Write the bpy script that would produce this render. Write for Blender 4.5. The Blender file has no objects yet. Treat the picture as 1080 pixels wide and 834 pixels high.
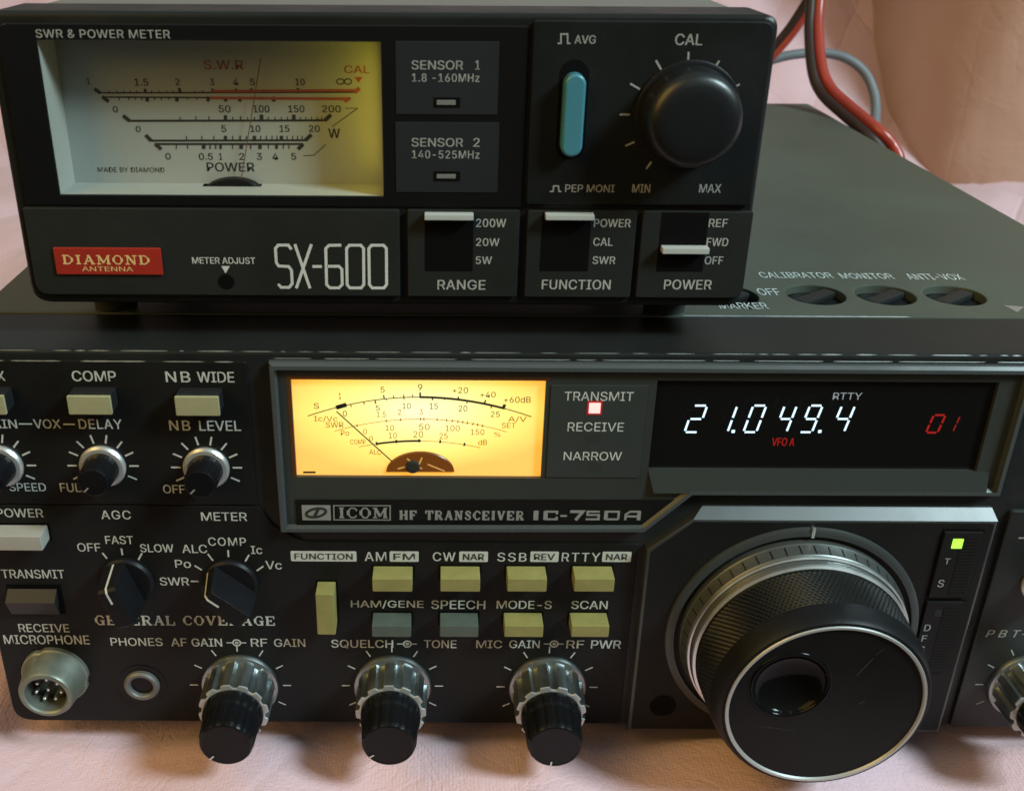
import bpy, bmesh, math, random
from mathutils import Vector, Matrix, noise
random.seed(7)
S = 0.001                      # everything below is written in millimetres
# ---------------------------------------------------------------- camera, world, lights, exposure
scene = bpy.context.scene
F, CX, CY, PITCH, ROLL = 1085.0, 461.0, 405.0, math.radians(25.3), 0.0055
CAM = Vector((0.0, -206.0, 196.3))
FW = Vector((0, math.cos(PITCH), -math.sin(PITCH)))
_rt = Vector((1, 0, 0)); _dn = FW.cross(_rt)
RT = _rt * math.cos(ROLL) - _dn * math.sin(ROLL)
DN = _rt * math.sin(ROLL) + _dn * math.cos(ROLL)
cam_d = bpy.data.cameras.new("camera"); cam = bpy.data.objects.new("camera", cam_d)
scene.collection.objects.link(cam); scene.camera = cam
M = Matrix((RT, -DN, -FW)).transposed().to_4x4(); M.translation = CAM * S
cam.matrix_world = M
cam_d.sensor_width = 36; cam_d.lens = F / 1080 * 36
cam_d.shift_x = (540 - CX) / 1080; cam_d.shift_y = -(417 - CY) / 1080
cam_d.clip_start = 0.01; cam_d.clip_end = 50
cam_d.dof.use_dof = True; cam_d.dof.focus_distance = 0.262; cam_d.dof.aperture_fstop = 30

world = bpy.data.worlds.new("World"); scene.world = world; world.use_nodes = True
wn = world.node_tree.nodes["Background"]
_wt = world.node_tree; _tc = _wt.nodes.new("ShaderNodeTexCoord"); _sx = _wt.nodes.new("ShaderNodeSeparateXYZ"); _cr = _wt.nodes.new("ShaderNodeValToRGB")
_wt.links.new(_tc.outputs["Generated"], _sx.inputs[0]); _mr = _wt.nodes.new("ShaderNodeMapRange"); _mr.inputs[1].default_value = -1; _mr.inputs[2].default_value = 1
_wt.links.new(_sx.outputs["Z"], _mr.inputs[0]); _wt.links.new(_mr.outputs[0], _cr.inputs[0]); _wt.links.new(_cr.outputs[0], wn.inputs[0])
_e = _cr.color_ramp.elements; _e[0].position = 0.40; _e[0].color = (0.05, 0.04, 0.03, 1); _e[1].position = 0.95; _e[1].color = (0.62, 0.76, 0.74, 1)   # a dim room under a pale ceiling
_k = _e.new(0.58); _k.color = (0.20, 0.19, 0.16, 1); _k = _e.new(0.75); _k.color = (0.48, 0.55, 0.50, 1)
wn.inputs[1].default_value = 0.42
scene.view_settings.view_transform = 'Standard'; scene.view_settings.look = 'None'
scene.view_settings.exposure = 0; scene.view_settings.gamma = 1

def area(name, direction, dist, sx, sy, power, col, target=(30, 0, 60)):
    d = bpy.data.lights.new(name, 'AREA'); d.shape = 'RECTANGLE'; d.size = sx; d.size_y = sy
    d.energy = power; d.color = col
    o = bpy.data.objects.new(name, d); scene.collection.objects.link(o)
    v = Vector(direction).normalized(); t = Vector(target) * S
    o.location = t + v * dist
    o.rotation_euler = (-v).to_track_quat('-Z', 'Y').to_euler()
    return o
area("window_light", (0.74, -0.40, 0.76), 1.5, 0.32, 0.32, 33.0, (0.72, 0.95, 1.0))
area("warm_lamp", (-0.74, -0.50, 0.70), 1.3, 0.95, 0.95, 10.5, (1.0, 0.60, 0.10))

# ---------------------------------------------------------------- pixel of the photograph -> millimetres on a real plane
def ray(x, y): return FW + RT * ((x - CX) / F) + DN * ((y - CY) / F)
def P(x, y, Y=0.0):
    d = ray(x, y); t = (Y - CAM.y) / d.y; q = CAM + d * t; return (q.x, q.z)
def PZ(x, y, Z):
    d = ray(x, y); t = (Z - CAM.z) / d.z; q = CAM + d * t; return (q.x, q.y)

# ---------------------------------------------------------------- materials
def mat(name, col, rough=0.5, metal=0.0, bump=0.0, bscale=900, var=0.0, vscale=60, rvar=0.0, emit=None, estr=0, spec=0.5, coat=0):
    m = bpy.data.materials.new(name); m.use_nodes = True
    nt = m.node_tree; b = nt.nodes["Principled BSDF"]
    b.inputs["Base Color"].default_value = (*col, 1); b.inputs["Roughness"].default_value = rough
    b.inputs["Metallic"].default_value = metal; b.inputs["Specular IOR Level"].default_value = spec
    if coat: b.inputs["Coat Weight"].default_value = coat; b.inputs["Coat Roughness"].default_value = 0.15
    if emit: b.inputs["Emission Color"].default_value = (*emit, 1); b.inputs["Emission Strength"].default_value = estr
    tc = nt.nodes.new("ShaderNodeTexCoord")
    if bump:
        n = nt.nodes.new("ShaderNodeTexNoise"); n.inputs["Scale"].default_value = bscale; n.inputs["Detail"].default_value = 3
        nt.links.new(tc.outputs["Object"], n.inputs["Vector"])
        bp = nt.nodes.new("ShaderNodeBump"); bp.inputs["Strength"].default_value = bump; bp.inputs["Distance"].default_value = 0.0002
        nt.links.new(n.outputs["Fac"], bp.inputs["Height"]); nt.links.new(bp.outputs["Normal"], b.inputs["Normal"])
    if var or rvar:
        n = nt.nodes.new("ShaderNodeTexNoise"); n.inputs["Scale"].default_value = vscale; n.inputs["Detail"].default_value = 6
        n.inputs["Roughness"].default_value = 0.65
        nt.links.new(tc.outputs["Object"], n.inputs["Vector"])
        if var:
            r = nt.nodes.new("ShaderNodeMapRange"); r.inputs[1].default_value = 0.3; r.inputs[2].default_value = 0.7
            r.inputs[3].default_value = 1 - var; r.inputs[4].default_value = 1 + var
            nt.links.new(n.outputs["Fac"], r.inputs[0])
            mx = nt.nodes.new("ShaderNodeVectorMath"); mx.operation = 'SCALE'; mx.inputs[0].default_value = col
            nt.links.new(r.outputs[0], mx.inputs["Scale"]); nt.links.new(mx.outputs[0], b.inputs["Base Color"])
        if rvar:
            r = nt.nodes.new("ShaderNodeMapRange"); r.inputs[1].default_value = 0.3; r.inputs[2].default_value = 0.7
            r.inputs[3].default_value = max(0.03, rough - rvar); r.inputs[4].default_value = min(1, rough + rvar)
            nt.links.new(n.outputs["Fac"], r.inputs[0]); nt.links.new(r.outputs[0], b.inputs["Roughness"])
    return m

def glass_mat(name, tint, rough=0.02, refl=1.0):
    m = bpy.data.materials.new(name); m.use_nodes = True; nt = m.node_tree; nt.nodes.clear()
    o = nt.nodes.new("ShaderNodeOutputMaterial"); t = nt.nodes.new("ShaderNodeBsdfTransparent"); t.inputs[0].default_value = (*tint, 1)
    g = nt.nodes.new("ShaderNodeBsdfGlossy"); g.inputs["Roughness"].default_value = rough
    f = nt.nodes.new("ShaderNodeFresnel"); ge = nt.nodes.new("ShaderNodeNewGeometry"); ii = nt.nodes.new("ShaderNodeMath"); ii.operation = 'MULTIPLY_ADD'; ii.inputs[1].default_value = 1 / 1.49 - 1.49; ii.inputs[2].default_value = 1.49
    nt.links.new(ge.outputs["Backfacing"], ii.inputs[0]); nt.links.new(ii.outputs[0], f.inputs[0])
    mu = nt.nodes.new("ShaderNodeMath"); mu.operation = 'MULTIPLY'; mu.inputs[1].default_value = refl
    mx = nt.nodes.new("ShaderNodeMixShader")
    nt.links.new(f.outputs[0], mu.inputs[0]); nt.links.new(mu.outputs[0], mx.inputs[0])
    nt.links.new(t.outputs[0], mx.inputs[1]); nt.links.new(g.outputs[0], mx.inputs[2]); nt.links.new(mx.outputs[0], o.inputs[0])
    return m

BLACK = mat("panel_black", (0.0062, 0.0064, 0.0062), 0.48, spec=0.2, bump=0.25, bscale=2500, var=0.16, vscale=45, rvar=0.08)
BEZEL = mat("bezel_black", (0.010, 0.0115, 0.0115), 0.42, spec=0.4, bump=0.2, bscale=2500, var=0.12, vscale=40, rvar=0.06)
DEEP = mat("slot_black", (0.002, 0.002, 0.002), 0.7, spec=0.08)
GLOSSK = mat("gloss_black", (0.006, 0.006, 0.0065), 0.12, rvar=0.04, vscale=90)
COVER = mat("cover_green_grey", (0.056, 0.066, 0.051), 0.42, bump=0.3, bscale=3500, var=0.10, vscale=18, rvar=0.05)
STRIP = mat("tuning_chamfer_paint", (0.022, 0.025, 0.025), 0.38, spec=0.8, var=0.1, rvar=0.05)
CASE = mat("meter_case_black", (0.0075, 0.0085, 0.0083), 0.38, spec=0.3, bump=0.25, bscale=3000, var=0.10, vscale=50, rvar=0.07)
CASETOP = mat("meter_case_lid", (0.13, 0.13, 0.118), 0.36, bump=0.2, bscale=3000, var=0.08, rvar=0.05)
PLATE = mat("meter_lower_plate", (0.012, 0.0135, 0.0125), 0.48, spec=0.3, bump=0.2, bscale=3000, var=0.10, rvar=0.05)
SENSOR = mat("sensor_plate", (0.013, 0.015, 0.018), 0.45, spec=0.35, var=0.08)
KNOBK = mat("knob_black", (0.005, 0.005, 0.006), 0.32, spec=0.2, bump=0.1, var=0.2, rvar=0.06)
KNOBD = mat("knob_dull_black", (0.007, 0.007, 0.008), 0.42, spec=0.15, bump=0.15, var=0.15, rvar=0.05)
DOME = mat("dome_black", (0.0055, 0.0065, 0.0075), 0.36, bump=0.1)
CHROME = mat("chrome", (0.62, 0.62, 0.60), 0.34, 0.75, rvar=0.06, vscale=200)
SATIN = mat("satin_smoked_aluminium", (0.34, 0.37, 0.37), 0.36, 1.0, rvar=0.08, vscale=150)
ALU = mat("bright_aluminium", (0.72, 0.73, 0.72), 0.42, 1.0, rvar=0.06, vscale=150)
SKIRT = mat("skirt_grey", (0.12, 0.13, 0.125), 0.34, 0.7, rvar=0.05)
NICKEL = mat("dull_nickel", (0.21, 0.225, 0.19), 0.5, 0.75, var=0.14, rvar=0.08, vscale=150)
INK = mat("white_lettering", (0.42, 0.44, 0.415), 0.6, var=0.14, vscale=500)
INKDIM = mat("faded_lettering", (0.20, 0.205, 0.19), 0.6, var=0.12, vscale=400)
INKGREY = mat("silver_lettering", (0.26, 0.27, 0.26), 0.45, var=0.1, vscale=400)
INKBLK = mat("black_print", (0.02, 0.02, 0.018), 0.6)
INKBRN = mat("brown_print", (0.10, 0.045, 0.012), 0.6, emit=(0.50, 0.17, 0.02), estr=0.45)
INKRED = mat("red_print", (0.26, 0.055, 0.028), 0.6)
KEY = mat("cream_key", (0.205, 0.19, 0.062), 0.5, bump=0.25, var=0.10, vscale=250)
KEYGREY = mat("green_grey_key", (0.06, 0.078, 0.066), 0.5, bump=0.25, var=0.12, vscale=250)
KEYPOW = mat("pale_key", (0.29, 0.275, 0.25), 0.5, bump=0.2, var=0.06)
KEYDARK = mat("dark_key", (0.012, 0.013, 0.014), 0.4, spec=0.3)
TEAL = mat("teal_button", (0.045, 0.17, 0.22), 0.34, var=0.1)
RED = mat("badge_red", (0.27, 0.018, 0.010), 0.4, var=0.1)
GOLD = mat("badge_gold", (0.62, 0.40, 0.17), 0.4)
GLASS = glass_mat("clear_acrylic", (0.96, 0.97, 0.96))
RIM = mat("acrylic_rim", (0.05, 0.058, 0.06), 0.28, spec=0.35, rvar=0.06)
SMOKE = mat("smoked_backing", (0.034, 0.038, 0.035), 0.4, var=0.08)
LEGEND = mat("legend_plate", (0.034, 0.040, 0.039), 0.45, var=0.06)
FACE = mat("meter_card", (0.31, 0.32, 0.295), 0.6, var=0.03)
DIGIT = mat("vfd_white", (0.1, 0.1, 0.1), 0.5, emit=(0.62, 0.86, 1.0), estr=1.7)
DIGRED = mat("vfd_red", (0.1, 0.0, 0.0), 0.5, emit=(1.0, 0.03, 0.02), estr=0.3)
DIGDIM = mat("vfd_dim_red", (0.1, 0.0, 0.0), 0.5, emit=(1.0, 0.05, 0.02), estr=0.22)
DIGGREY = mat("vfd_dim_white", (0.1, 0.1, 0.1), 0.5, emit=(0.7, 0.8, 0.85), estr=0.35)
LAMPRED = mat("red_lamp", (0.3, 0.02, 0.02), 0.4, emit=(1.0, 0.55, 0.5), estr=1.6)
LAMPREDRIM = mat("red_lamp_rim", (0.22, 0.012, 0.015), 0.4, emit=(1.0, 0.03, 0.04), estr=0.25)
LED = mat("green_led", (0.1, 0.3, 0.02), 0.4, emit=(0.36, 1.0, 0.06), estr=1.6)
LAMPOFF = mat("unlit_lamp", (0.14, 0.14, 0.135), 0.5)
WIRERED = mat("red_insulation", (0.27, 0.03, 0.018), 0.35, var=0.1)
WIREBLK = mat("black_insulation", (0.022, 0.011, 0.009), 0.5, spec=0.3)
WIREGRY = mat("grey_insulation", (0.115, 0.125, 0.135), 0.55, var=0.08)
LEVER = mat("pale_lever", (0.36, 0.38, 0.375), 0.35)
KEYCAP = mat("grey_cream_cap", (0.27, 0.26, 0.15), 0.5, bump=0.2, var=0.08, vscale=250)
WHITEMET = mat("white_metal", (0.42, 0.43, 0.42), 0.42, 0.6)
RUBBER = mat("rubber", (0.012, 0.012, 0.012), 0.8)

def backlit():
    m = bpy.data.materials.new("backlit_meter_card"); m.use_nodes = True; nt = m.node_tree; b = nt.nodes["Principled BSDF"]
    b.inputs["Base Color"].default_value = (0.5, 0.4, 0.2, 1); b.inputs["Roughness"].default_value = 0.7
    tc = nt.nodes.new("ShaderNodeTexCoord"); mp = nt.nodes.new("ShaderNodeMapping")
    mp.inputs["Location"].default_value = (-0.50, 0, -0.66); mp.vector_type = 'POINT'
    nt.links.new(tc.outputs["Generated"], mp.inputs[0])
    sc = nt.nodes.new("ShaderNodeVectorMath"); sc.operation = 'MULTIPLY'; sc.inputs[1].default_value = (1.25, 0, 1.15)
    nt.links.new(mp.outputs[0], sc.inputs[0])
    ln = nt.nodes.new("ShaderNodeVectorMath"); ln.operation = 'LENGTH'; nt.links.new(sc.outputs[0], ln.inputs[0])
    nz = nt.nodes.new("ShaderNodeTexNoise"); nz.inputs["Scale"].default_value = 2.2; nt.links.new(tc.outputs["Generated"], nz.inputs[0])
    ad = nt.nodes.new("ShaderNodeMath"); ad.operation = 'MULTIPLY_ADD'; ad.inputs[1].default_value = 0.25; nt.links.new(nz.outputs[0], ad.inputs[0]); nt.links.new(ln.outputs["Value"], ad.inputs[2])
    cr = nt.nodes.new("ShaderNodeValToRGB"); e = cr.color_ramp.elements
    e[0].position = 0.12; e[0].color = (1.0, 0.95, 0.56, 1); e[1].position = 0.88; e[1].color = (1.0, 0.40, 0.035, 1)
    k = e.new(0.40); k.color = (1.0, 0.85, 0.26, 1); k = e.new(0.66); k.color = (1.0, 0.66, 0.10, 1)
    nt.links.new(ad.outputs[0], cr.inputs[0]); nt.links.new(cr.outputs[0], b.inputs["Emission Color"]); b.inputs["Emission Strength"].default_value = 1.1
    return m
BACKLIT = backlit()

def cloth_mat(name, col, seam=1.0):
    m = bpy.data.materials.new(name); m.use_nodes = True; nt = m.node_tree; b = nt.nodes["Principled BSDF"]
    b.inputs["Roughness"].default_value = 0.85; b.inputs["Specular IOR Level"].default_value = 0.2
    b.inputs["Sheen Weight"].default_value = 0.15
    L = nt.links.new; N = nt.nodes.new
    tc = N("ShaderNodeTexCoord")
    n1 = N("ShaderNodeTexNoise"); n1.inputs["Scale"].default_value = 14; n1.inputs["Detail"].default_value = 5; L(tc.outputs["Object"], n1.inputs[0])
    n2 = N("ShaderNodeTexNoise"); n2.inputs["Scale"].default_value = 1100; n2.inputs["Detail"].default_value = 2; L(tc.outputs["Object"], n2.inputs[0])
    cr = N("ShaderNodeValToRGB"); e = cr.color_ramp.elements
    e[0].position = 0.3; e[0].color = (col[0] * .93, col[1] * .90, col[2] * .90, 1); e[1].position = 0.7; e[1].color = (col[0] * 1.04, col[1] * 1.05, col[2] * 1.08, 1)
    L(n1.outputs[0], cr.inputs[0]); L(cr.outputs[0], b.inputs["Base Color"])
    # creases: distorted ridges of noise
    n3 = N("ShaderNodeTexNoise"); n3.inputs["Scale"].default_value = 26; n3.inputs["Detail"].default_value = 4; n3.inputs["Distortion"].default_value = 1.4
    L(tc.outputs["Object"], n3.inputs[0])
    v = N("ShaderNodeTexVoronoi"); v.feature = 'DISTANCE_TO_EDGE'; v.inputs["Scale"].default_value = 34
    mixv = N("ShaderNodeMix"); mixv.data_type = 'RGBA'; mixv.inputs[0].default_value = 0.06
    L(tc.outputs["Object"], mixv.inputs[6]); L(n3.outputs["Color"], mixv.inputs[7]); L(mixv.outputs[2], v.inputs["Vector"])
    mr = N("ShaderNodeMapRange"); mr.inputs[1].default_value = 0; mr.inputs[2].default_value = 0.045; mr.inputs[3].default_value = 0; mr.inputs[4].default_value = 1
    L(v.outputs["Distance"], mr.inputs[0])
    # mask: only part of the creases shows
    a1 = N("ShaderNodeMath"); a1.operation = 'MULTIPLY_ADD'; a1.inputs[1].default_value = 0.05; L(mr.outputs[0], a1.inputs[0])
    a2 = N("ShaderNodeMath"); a2.operation = 'MULTIPLY_ADD'; a2.inputs[1].default_value = 0.16; L(n2.outputs[0], a2.inputs[0])
    L(n3.outputs["Fac"], a2.inputs[2]); L(a2.outputs[0], a1.inputs[2])
    # diamond quilting: a stitched groove along x +- 0.62 y every 66 mm
    sp = N("ShaderNodeSeparateXYZ"); L(tc.outputs["Object"], sp.inputs[0]); last = None
    def mth(op, a, b=None, c=None):
        n = N("ShaderNodeMath"); n.operation = op
        for k, w in enumerate((a, b, c)):
            if w is None: continue
            if isinstance(w, (int, float)): n.inputs[k].default_value = w
            else: L(w, n.inputs[k])
        return n.outputs[0]
    wob = mth('MULTIPLY_ADD', n1.outputs["Fac"], 0.012, -0.006)
    for sg in (0.62, -0.62):
        u = mth('ADD', mth('MULTIPLY_ADD', sp.outputs[1], sg, sp.outputs[0]), wob)
        d = mth('ABSOLUTE', mth('SUBTRACT', mth('FRACT', mth('DIVIDE', u, 0.066)), 0.5))
        mn = N("ShaderNodeMapRange"); mn.interpolation_type = 'SMOOTHSTEP'; mn.inputs[1].default_value = 0.0; mn.inputs[2].default_value = 0.045; mn.inputs[3].default_value = 0; mn.inputs[4].default_value = 1
        L(d, mn.inputs[0]); last = mn.outputs[0] if last is None else mth('MULTIPLY', last, mn.outputs[0])
    # softer near the radio, where the cloth is pulled flat; woven threads; hair-fine creases
    far = N("ShaderNodeMapRange"); far.inputs[1].default_value = 0.0; far.inputs[2].default_value = 0.35; far.inputs[3].default_value = 0.10; far.inputs[4].default_value = 0.42; L(sp.outputs[1], far.inputs[0])
    hgt = mth('MULTIPLY_ADD', mth('MULTIPLY', last, far.outputs[0]), seam, a1.outputs[0])
    for ax in (0, 1): hgt = mth('MULTIPLY_ADD', mth('SINE', mth('MULTIPLY', sp.outputs[ax], 7000.0 + 900 * ax)), 0.009, hgt)
    n4 = N("ShaderNodeTexNoise"); n4.inputs["Scale"].default_value = 30; n4.inputs["Detail"].default_value = 2.5; n4.inputs["Distortion"].default_value = 0.9; L(tc.outputs["Object"], n4.inputs[0])
    rd = N("ShaderNodeMapRange"); rd.interpolation_type = 'SMOOTHSTEP'; rd.inputs[1].default_value = 0; rd.inputs[2].default_value = 0.016; rd.inputs[3].default_value = -1; rd.inputs[4].default_value = 0
    L(mth('ABSOLUTE', mth('SUBTRACT', n4.outputs["Fac"], 0.5)), rd.inputs[0])
    n5 = N("ShaderNodeTexNoise"); n5.inputs["Scale"].default_value = 17; L(tc.outputs["Object"], n5.inputs[0])
    mk5 = N("ShaderNodeMapRange"); mk5.inputs[1].default_value = 0.48; mk5.inputs[2].default_value = 0.62; L(n5.outputs["Fac"], mk5.inputs[0])
    hgt = mth('MULTIPLY_ADD', mth('MULTIPLY', rd.outputs[0], mk5.outputs[0]), 0.07, hgt)
    bp = N("ShaderNodeBump"); bp.inputs["Strength"].default_value = 0.45; bp.inputs["Distance"].default_value = 0.003
    L(hgt, bp.inputs["Height"]); L(bp.outputs[0], b.inputs["Normal"])
    return m
CLOTH = cloth_mat("pink_cloth", (0.58, 0.395, 0.425))
CLOTH2 = cloth_mat("shaded_pink_cloth", (0.40, 0.25, 0.185), 0.25)  # shade over the pink fabric put into this browner colour

# ---------------------------------------------------------------- mesh helpers (millimetres)
def newbm(): return bmesh.new()
def merge(bm, b2):
    me = bpy.data.meshes.new("tmp"); b2.to_mesh(me); b2.free(); bm.from_mesh(me); bpy.data.meshes.remove(me)
def box(bm, x0, x1, y0, y1, z0, z1, r=0.0, seg=2):
    b = bmesh.new(); bmesh.ops.create_cube(b, size=1)
    for v in b.verts:
        v.co = Vector(((x0 + x1) / 2 + v.co.x * (x1 - x0), (y0 + y1) / 2 + v.co.y * (y1 - y0), (z0 + z1) / 2 + v.co.z * (z1 - z0)))
    if r: bmesh.ops.bevel(b, geom=b.edges[:], offset=r, segments=seg, profile=0.5, affect='EDGES')
    merge(bm, b)
def rpoly(pts, r, seg=5):
    out = []; n = len(pts)
    if not isinstance(r, (list, tuple)): r = [r] * n
    for i in range(n):
        p = Vector(pts[i]); a = Vector(pts[i - 1]); c = Vector(pts[(i + 1) % n])
        if r[i] <= 0: out.append(tuple(p)); continue
        u = (a - p).normalized(); w = (c - p).normalized(); ang = u.angle(w); t = min(r[i] / math.tan(ang / 2), (a - p).length * .49, (c - p).length * .49)
        s = p + u * t; e = p + w * t
        for k in range(seg + 1):
            q = k / seg; out.append(tuple((1 - q) ** 2 * s + 2 * q * (1 - q) * p + q * q * e))
    return out
def prism(bm, outer, holes, yb, yf, bev=0.0, seg=2, axis='Y'):
    """outline in the XZ plane, from yb (back) to yf (front, smaller y); holes cut through"""
    b = bmesh.new(); es = []
    for loop in [outer] + list(holes):
        vs = [b.verts.new((p[0], yf, p[1])) for p in loop]
        for i in range(len(vs)): es.append(b.edges.new((vs[i], vs[(i + 1) % len(vs)])))
    if holes:
        bmesh.ops.triangle_fill(b, edges=es, use_beauty=True)
    else:
        b.faces.new(b.verts[:])
    bmesh.ops.recalc_face_normals(b, faces=b.faces[:])
    if b.faces[:] and b.faces[:][0].normal.y > 0: bmesh.ops.reverse_faces(b, faces=b.faces[:])
    res = bmesh.ops.extrude_face_region(b, geom=b.faces[:] )
    for g in res['geom']:
        if isinstance(g, bmesh.types.BMVert): g.co.y = yb
    bmesh.ops.recalc_face_normals(b, faces=b.faces[:])
    if bev:
        ed = [e for e in b.edges if len(e.link_faces) == 2 and all(abs(v.co.y - yf) < 1e-6 for v in e.verts) and e.calc_face_angle(0) > 1.0]
        bmesh.ops.bevel(b, geom=ed, offset=bev, segments=seg, profile=0.5, affect='EDGES', clamp_overlap=False)
    if axis == 'Z':
        for v in b.verts: v.co = Vector((v.co.x, v.co.z, -v.co.y))
        bmesh.ops.recalc_face_normals(b, faces=b.faces[:])
    merge(bm, b)
def rect(x0, x1, z0, z1): return [(x0, z0), (x1, z0), (x1, z1), (x0, z1)]
def prect(x0, x1, y0, y1, Y=0):
    """axis-aligned mm rectangle for a pixel box (x0,x1 left/right, y0 top, y1 bottom) on the plane Y"""
    xm, ym = (x0 + x1) / 2, (y0 + y1) / 2
    return (P(x0, ym, Y)[0], P(x1, ym, Y)[0], P(xm, y1, Y)[1], P(xm, y0, Y)[1])
def lathe(bm, prof, cx, cz, Y0=0, n=64, mod=None, top=None, closed_front=True):
    """profile [(radius, height towards the viewer)], axis -Y at (cx, cz); top=(zbase) makes the axis +Z at (cx, cy=cz)"""
    b = bmesh.new(); rings = []
    for i, (r, l) in enumerate(prof):
        ring = []
        for k in range(n):
            a = 2 * math.pi * k / n; rr = r * (mod(a, i) if mod else 1)
            if top is None: ring.append(b.verts.new((cx + rr * math.cos(a), Y0 - l, cz + rr * math.sin(a))))
            else: ring.append(b.verts.new((cx + rr * math.cos(a), cz + rr * math.sin(a), top + l)))
        rings.append(ring)
    for i in range(len(rings) - 1):
        for k in range(n):
            b.faces.new((rings[i][k], rings[i][(k + 1) % n], rings[i + 1][(k + 1) % n], rings[i + 1][k]))
    if closed_front: b.faces.new(rings[-1])
    bmesh.ops.recalc_face_normals(b, faces=b.faces[:]); merge(bm, b)
def tube(bm, pts, r, n=14, sub=8):
    P3 = [Vector(p) for p in pts]; out = []
    for i in range(len(P3) - 1):
        p0 = P3[max(i - 1, 0)]; p1 = P3[i]; p2 = P3[i + 1]; p3 = P3[min(i + 2, len(P3) - 1)]
        for k in range(sub):
            t = k / sub
            out.append(0.5 * ((2 * p1) + (-p0 + p2) * t + (2 * p0 - 5 * p1 + 4 * p2 - p3) * t * t + (-p0 + 3 * p1 - 3 * p2 + p3) * t ** 3))
    out.append(P3[-1]); b = bmesh.new(); rings = []; up = Vector((0.1, 0.3, 1)).normalized()
    for i, p in enumerate(out):
        d = (out[min(i + 1, len(out) - 1)] - out[max(i - 1, 0)]).normalized(); s = d.cross(up).normalized(); up = s.cross(d).normalized()
        rings.append([b.verts.new(p + r * (math.cos(2 * math.pi * k / n) * s + math.sin(2 * math.pi * k / n) * up)) for k in range(n)])
    for i in range(len(rings) - 1):
        for k in range(n): b.faces.new((rings[i][k], rings[i][(k + 1) % n], rings[i + 1][(k + 1) % n], rings[i + 1][k]))
    b.faces.new(rings[0]); b.faces.new(rings[-1]); bmesh.ops.recalc_face_normals(b, faces=b.faces[:]); merge(bm, b)

ROOTS = {}
def mk(name, bm, m, parent=None, label=None, ang=35):
    wn_ = ang < 80 and 8 < len(bm.faces) < 3000
    loc = Vector((0, 0, 0)); p = parent
    while p is not None:
        if p.name in ROOTS: loc = ROOTS[p.name]; break
        p = p.parent
    for v in bm.verts: v.co = v.co * S - loc
    me = bpy.data.meshes.new(name); bm.to_mesh(me); bm.free()
    me.materials.append(m)
    for f in me.polygons: f.use_smooth = True
    try: me.set_sharp_from_angle(angle=math.radians(ang))
    except Exception: pass
    o = bpy.data.objects.new(name, me); scene.collection.objects.link(o); o.parent = parent
    if wn_: w = o.modifiers.new('weighted', 'WEIGHTED_NORMAL'); w.keep_sharp = True
    if label: o["label"] = label
    return o
def root(name, loc, label, cat, group=None):
    o = bpy.data.objects.new(name, None); scene.collection.objects.link(o); o.location = Vector(loc) * S
    o.empty_display_size = 0.02
    o["label"] = label; o["category"] = cat
    if group: o["group"] = group
    ROOTS[o.name] = Vector(loc) * S; return o

# ---------------------------------------------------------------- lettering
_fc = {}
try: FONT = bpy.data.fonts.load(bpy.utils.resource_path('LOCAL') + "/datafiles/fonts/Inter.woff2")     # Blender's own interface font
except Exception: FONT = None
def glyphs(s, bold, spacing):
    k = (s, bold, spacing)
    if k not in _fc:
        cu = bpy.data.curves.new("t", 'FONT'); cu.body = s
        if FONT: cu.font = FONT
        cu.offset = bold; cu.space_character = spacing; cu.resolution_u = 4
        ob = bpy.data.objects.new("t", cu); scene.collection.objects.link(ob)
        dg = bpy.context.evaluated_depsgraph_get(); dg.update()
        me = bpy.data.meshes.new_from_object(ob.evaluated_get(dg))
        vs = [v.co.copy() for v in me.vertices]; fs = [tuple(p.vertices) for p in me.polygons]
        bpy.data.objects.remove(ob); bpy.data.curves.remove(cu); bpy.data.meshes.remove(me)
        x0 = min(v.x for v in vs); x1 = max(v.x for v in vs); y0 = min(v.y for v in vs); y1 = max(v.y for v in vs)
        vs = [((v.x - x0) / (x1 - x0), (v.y - y0) / max(1e-6, y1 - y0)) for v in vs]
        _fc[k] = (vs, fs)
    return _fc[k]
def text(bm, s, x0, x1, ytop, ybot, Y=0.0, lift=0.06, bold=0.012, sp=1.0, slant=0.0, top=None):
    if bold > 0:            # heavier strokes: the same word laid down again a hair to each side
        e = (ybot - ytop) * (0.020 + 1.6 * bold)
        text(bm, s, x0, x1 - e, ytop, ybot, Y, lift, 0, sp, slant, top); text(bm, s, x0 + e, x1, ytop, ybot, Y, lift + .012, 0, sp, slant, top)
        if bold > .015: text(bm, s, x0 + e / 2, x1 - e / 2, ytop, ybot, Y, lift + .024, 0, sp, slant, top)
        return
    bold = 0
    vs, fs = glyphs(s, bold, sp)
    if top is None:
        a, b_, zb, zt = prect(x0, x1, ytop, ybot, Y)
        V = [bm.verts.new((a + u * (b_ - a) + slant * v * (zt - zb), Y - lift, zb + v * (zt - zb))) for u, v in vs]
    else:
        ym = (ytop + ybot) / 2; A = PZ(x0, ym, top); B = PZ(x1, ym, top); T = PZ((x0 + x1) / 2, ytop, top); Bo = PZ((x0 + x1) / 2, ybot, top)
        V = [bm.verts.new((A[0] + u * (B[0] - A[0]), Bo[1] + v * (T[1] - Bo[1]), top + lift)) for u, v in vs]
    for f in fs:
        try: bm.faces.new([V[i] for i in f])
        except ValueError: pass
_rk = 0
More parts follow.
